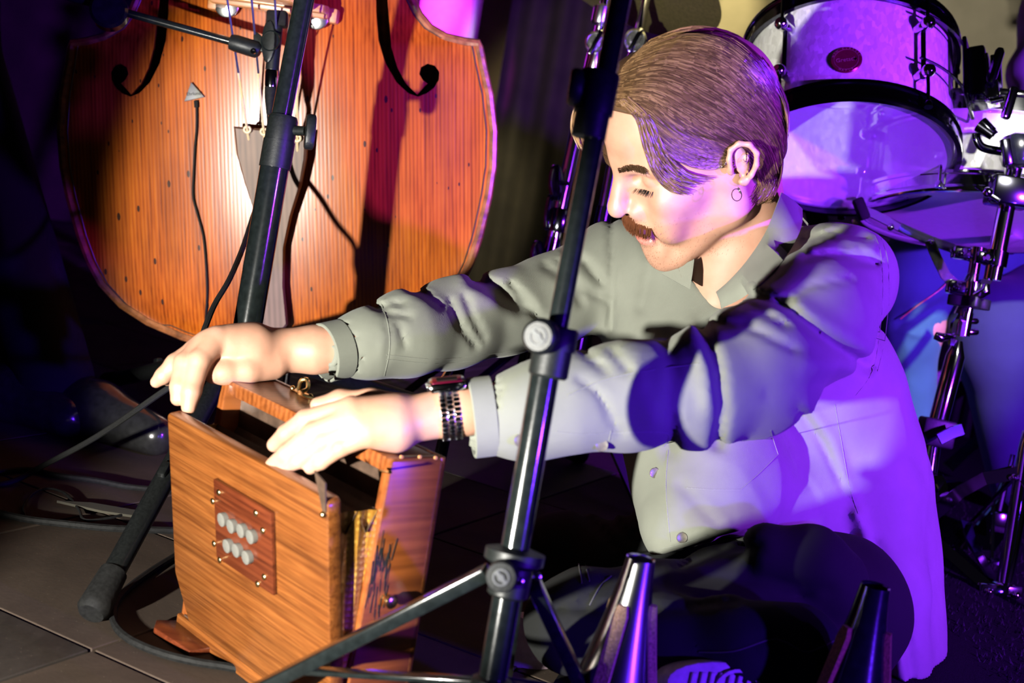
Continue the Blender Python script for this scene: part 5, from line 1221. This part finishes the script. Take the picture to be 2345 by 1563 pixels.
def strands(guides, count, r, jit, lift, name, mat, bv, par, d0=1.5):
    V, F = [], []
    for s in range(count):
        t = RND.uniform(0, len(guides)-1.001); i = int(t); f = t-i
        a, b = guides[i], guides[i+1]; oy, ox = RND.gauss(0, jit), RND.gauss(0, jit)
        s0 = RND.uniform(0, .5) if RND.random() < .35 else 0; s1 = RND.uniform(.85, 1.04)
        ctl = [Vector((p[0]*(1-f)+q[0]*f+ox*(.4+.6*k/len(a)), p[1]*(1-f)+q[1]*f+oy*(.4+.6*k/len(a)), 0)) for k, (p, q) in enumerate(zip(a, b))]
        sm = smoothpts(ctl, 4); n = len(sm); sm = sm[int(s0*n):max(int(s1*n), 6)]
        last = None; pts = []
        for k, q in enumerate(sm):
            c = cast(bv, q.x, q.y, 0)
            dep = (c-CAM).dot(FW) if c else (last if last else d0)
            if last is not None: dep = min(max(dep, last-.008), last+.008)
            last = dep; pts.append(P(q.x, q.y, dep-lift*RND.uniform(.5, 1.3)))
        if len(pts) < 4: continue
        rr = [r*(.55+.45*math.sin(math.pi*min(1, .15+.85*k/(len(pts)-1)))) for k in range(len(pts))]; rr[-1] = r*.15
        v, fc = tube(pts, rr, 3, False); o_ = len(V); V += v; F += [tuple(i+o_ for i in q) for q in fc]
    return O(name, (V, F), mat, par)
def hairmat(nm, c): return plain(nm, c, .38, 0, 8, .25, 0, 0, .6)
H1 = hairmat('hair_light_strand', (.2, .115, .055)); H2 = hairmat('hair_dark_strand', (.055, .028, .013)); H3 = hairmat('hair_mid_strand', (.11, .058, .027))
for mt, cnt in ((H1, 700), (H2, 1100), (H3, 1200)):
    kind(strands(G, cnt, .00075, 3, .004, 'hair_strands', mt, bvc, hair), 'stuff')
kind(strands(FR, 150, .0006, 3, .005, 'hair_strands', H3, bvc, hair), 'stuff')
kind(strands(FR, 70, .0006, 3, .006, 'hair_strands', H1, bvc, hair), 'stuff')
kind(strands(BK, 300, .0008, 5, .005, 'hair_strands', H3, bvc, hair), 'stuff')
kind(strands(FARL, 170, .0008, 4, .004, 'hair_strands', H1, bvc, hair, 1.49), 'stuff')
def fuzz(name, mat, n, gen, r, par):
    V, F = [], []
    for i in range(n):
        a, d = gen(); pts = [a, a+d*.5, a+d+Vector((0, 0, -.0005))]; v, fc = tube(pts, [r, r*.8, r*.2], 3, False); o_ = len(V); V += v; F += [tuple(j+o_ for j in q) for q in fc]
    return kind(O(name, (V, F), mat, par), 'stuff')
def surf(x, y, z, off=0):   # head surface point looking from in front, head frame
    o = h(.2, y, z); c = bvhead.ray_cast(o, (-HF)); return (c[0]+HF*off) if c[0] else h(x, y, z)
def mous():
    y = RND.uniform(-.033, .033); t = abs(y)/.033; z = -.0335-.006*t*t-RND.uniform(0, .0135-.003*t)
    return surf(.1, y, z, .0002), (HF*.55-HU*.9+HL*(.5*y/.033)+HL*RND.gauss(0, .15)).normalized()*RND.uniform(.006, .010)
fuzz('moustache', 'moustache', 900, mous, .00055, man)
def brow(s):
    def g_():
        t = RND.random(); y = s*(.010+.036*t); z = .0285+.008*math.sin(t*2.2)+RND.uniform(-.0028, .0028)
        return surf(.09, y, z, .0002), (HL*s*.8+HU*(.35-.6*t)+HF*.12+HL*RND.gauss(0, .1)).normalized()*RND.uniform(.006, .009)
    return g_
for s in (1, -1): fuzz('eyebrow', 'hair', 260, brow(s), .0005, man)
def lash():
    t = RND.uniform(-1, 1); y = .031+.0125*t; z = .0035+.001*t*t
    return surf(.085, y, z, .0002), (HF*.8-HU*.5+HL*t*.4).normalized()*.007
fuzz('eyelashes', 'ink', 40, lash, .0003, man)
def stub():
    y = RND.uniform(-.055, .058); z = RND.uniform(-.105, -.03)
    return surf(.09, y, z, 0), (HF-HU*.6+HL*y*8).normalized()*.0012
fuzz('stubble', 'moustache', 900, stub, .00009, man)
def ring(c, ax_, r, rr, name):
    O(name, xf(frame(c, ax_), ringlathe([(r+rr*math.cos(a), rr*math.sin(a)) for a in [i*math.pi/4 for i in range(8)]], 28)), 'steel', man)
ring(P(1687, 446, 1.437), -FW+CX*.5, .0062, .0005, 'earring'); ring(P(1693, 436, 1.437), CX+CY*.4, .0036, .0006, 'earring'); ring(P(1706, 362, 1.445), CX+FW*.3, .004, .0006, 'earring')
# ------------------------------------------------------------------ drummer seated behind, bassist standing in the dark
dr = thing('person', 'seated drummer in teal ripped jeans and pale shirt behind the snare drum', 'person', FL(2330, 1085))
jl = [K_(c, .03) for c in chain([(2480, 600, 2.75, 130), (2300, 590, 2.58, 115), (2120, 610, 2.45, 92), (2095, 660, 2.44, 85), (2085, 760, 2.44, 62), (2085, 1000, 2.5, 55)])]
def j_post(X, f):
    x, y = proj(X)
    for pl, w, dp in ([([(2060, 740), (2110, 725), (2160, 690)], 9, .009), ([(2070, 760), (2120, 770)], 8, -.006), ([(2080, 700), (2150, 680)], 10, -.004), ([(2075, 780), (2085, 900)], 7, -.003)]): f += dp*np.exp(-(seg2d(x, y, pl)/w)**2)
    return np.maximum(f, -(np.hypot((x-2128)/24, (y-742)/17)-1)*-.008 if False else f)
O_ = npmesh('jeans_leg', sdf(jl, .008, .03, (), .004, j_post), 'jeans', dr); O_['label'] = 'teal denim leg with torn knee'
bvj = bvh_of(sdf(jl, .012, .03))
npmesh('body', sdf(chain([(2480, 600, 2.78, 80), (2300, 590, 2.6, 80), (2122, 620, 2.46, 66), (2108, 745, 2.43, 48), (2095, 1000, 2.5, 30)])+chain([(2560, 640, 2.85, 130), (2570, 300, 2.95, 160), (2600, 60, 2.98, 120), (2610, -150, 2.98, 60)])+[ell(P(2610, -260, 2.95), (.085, .1, .12))], .012, .03), 'skin', dr)
for pts in ([(2062, 730), (2100, 700), (2150, 665), (2175, 640)],):
    q = [cast(bvj, v.x, v.y, .005) for v in smoothpts([Vector((x, y, 0)) for x, y in pts], 5)]; q = [v for v in q if v]
    if len(q) > 2: O('stitching', tube(q, .0012, 5), 'bridge', dr)
npmesh('jeans_leg', sdf([K_(c, .03) for c in chain([(2540, 640, 2.75, 140), (2380, 720, 2.5, 120), (2275, 745, 2.42, 98), (2280, 800, 2.42, 85), (2330, 1100, 2.5, 65)])], .01, .03), 'navy', dr)
npmesh('shirt', sdf([K_(c, .03) for c in chain([(2560, 640, 2.85, 170), (2570, 300, 2.95, 200), (2590, 40, 2.98, 160)])+chain([(2440, 0, 2.85, 90), (2395, 160, 2.7, 78), (2400, 300, 2.6, 66)])], .01, .03, (), .004, lambda X, f: f+.006*np.sin(X[:, 0]*45+X[:, 2]*22)), 'whitecloth', dr)
ba = thing('person', 'bassist in black trousers and black shoes standing in the dark behind the bass', 'person', FL(150, 985))
fa_ = FL(215, 1000, .0); fb_ = FL(20, 960, .0)
npmesh('body', sdf([cone(fa_+Vector((-.08, .02, .08)), Vector((-1.0, 2.32, .55)), .04, .055), cone(Vector((-1.0, 2.32, .55)), Vector((-1.08, 2.5, .95)), .055, .08), cone(Vector((-1.08, 2.5, .95)), Vector((-1.05, 2.55, 1.4)), .12, .14), cone(Vector((-1.05, 2.55, 1.4)), Vector((-1.04, 2.55, 1.55)), .05, .05), ell(Vector((-1.03, 2.53, 1.66)), (.08, .1, .12))], .014, .04), 'skin', ba)
npmesh('trousers', sdf([cone(fa_+Vector((-.08, .03, .07)), Vector((-1.0, 2.32, .55)), .06, .075), cone(Vector((-1.0, 2.32, .55)), Vector((-1.08, 2.5, .95)), .075, .11), cone(fb_+Vector((-.1, .05, .07)), Vector((-1.28, 2.42, .55)), .06, .075), cone(Vector((-1.28, 2.42, .55)), Vector((-1.15, 2.55, .95)), .075, .11)], .012, .03), 'blackcloth', ba)
npmesh('jacket', sdf([cone(Vector((-1.1, 2.52, .92)), Vector((-1.05, 2.56, 1.38)), .16, .18), cone(Vector((-.9, 2.52, 1.38)), Vector((-.85, 2.4, 1.1)), .06, .05), cone(Vector((-1.22, 2.5, 1.38)), Vector((-1.32, 2.35, 1.12)), .06, .05)], .014, .04), 'blackcloth', ba)
for f_, nm in ((fa_, 0), (fb_, 1)):
    dv = Vector((.8, -.35, 0)).normalized()
    O('shoe', [None] and sdf([cone(f_-dv*.1+Vector((0, 0, .045)), f_+Vector((0, 0, .04)), .042, .042), cone(f_+Vector((0, 0, .04)), f_+dv*.11+Vector((0, 0, .03)), .042, .03)], .006, .02, (), .004, lambda X, f: np.maximum(f, -X[:, 2]+.001)), 'blackshoe', ba)
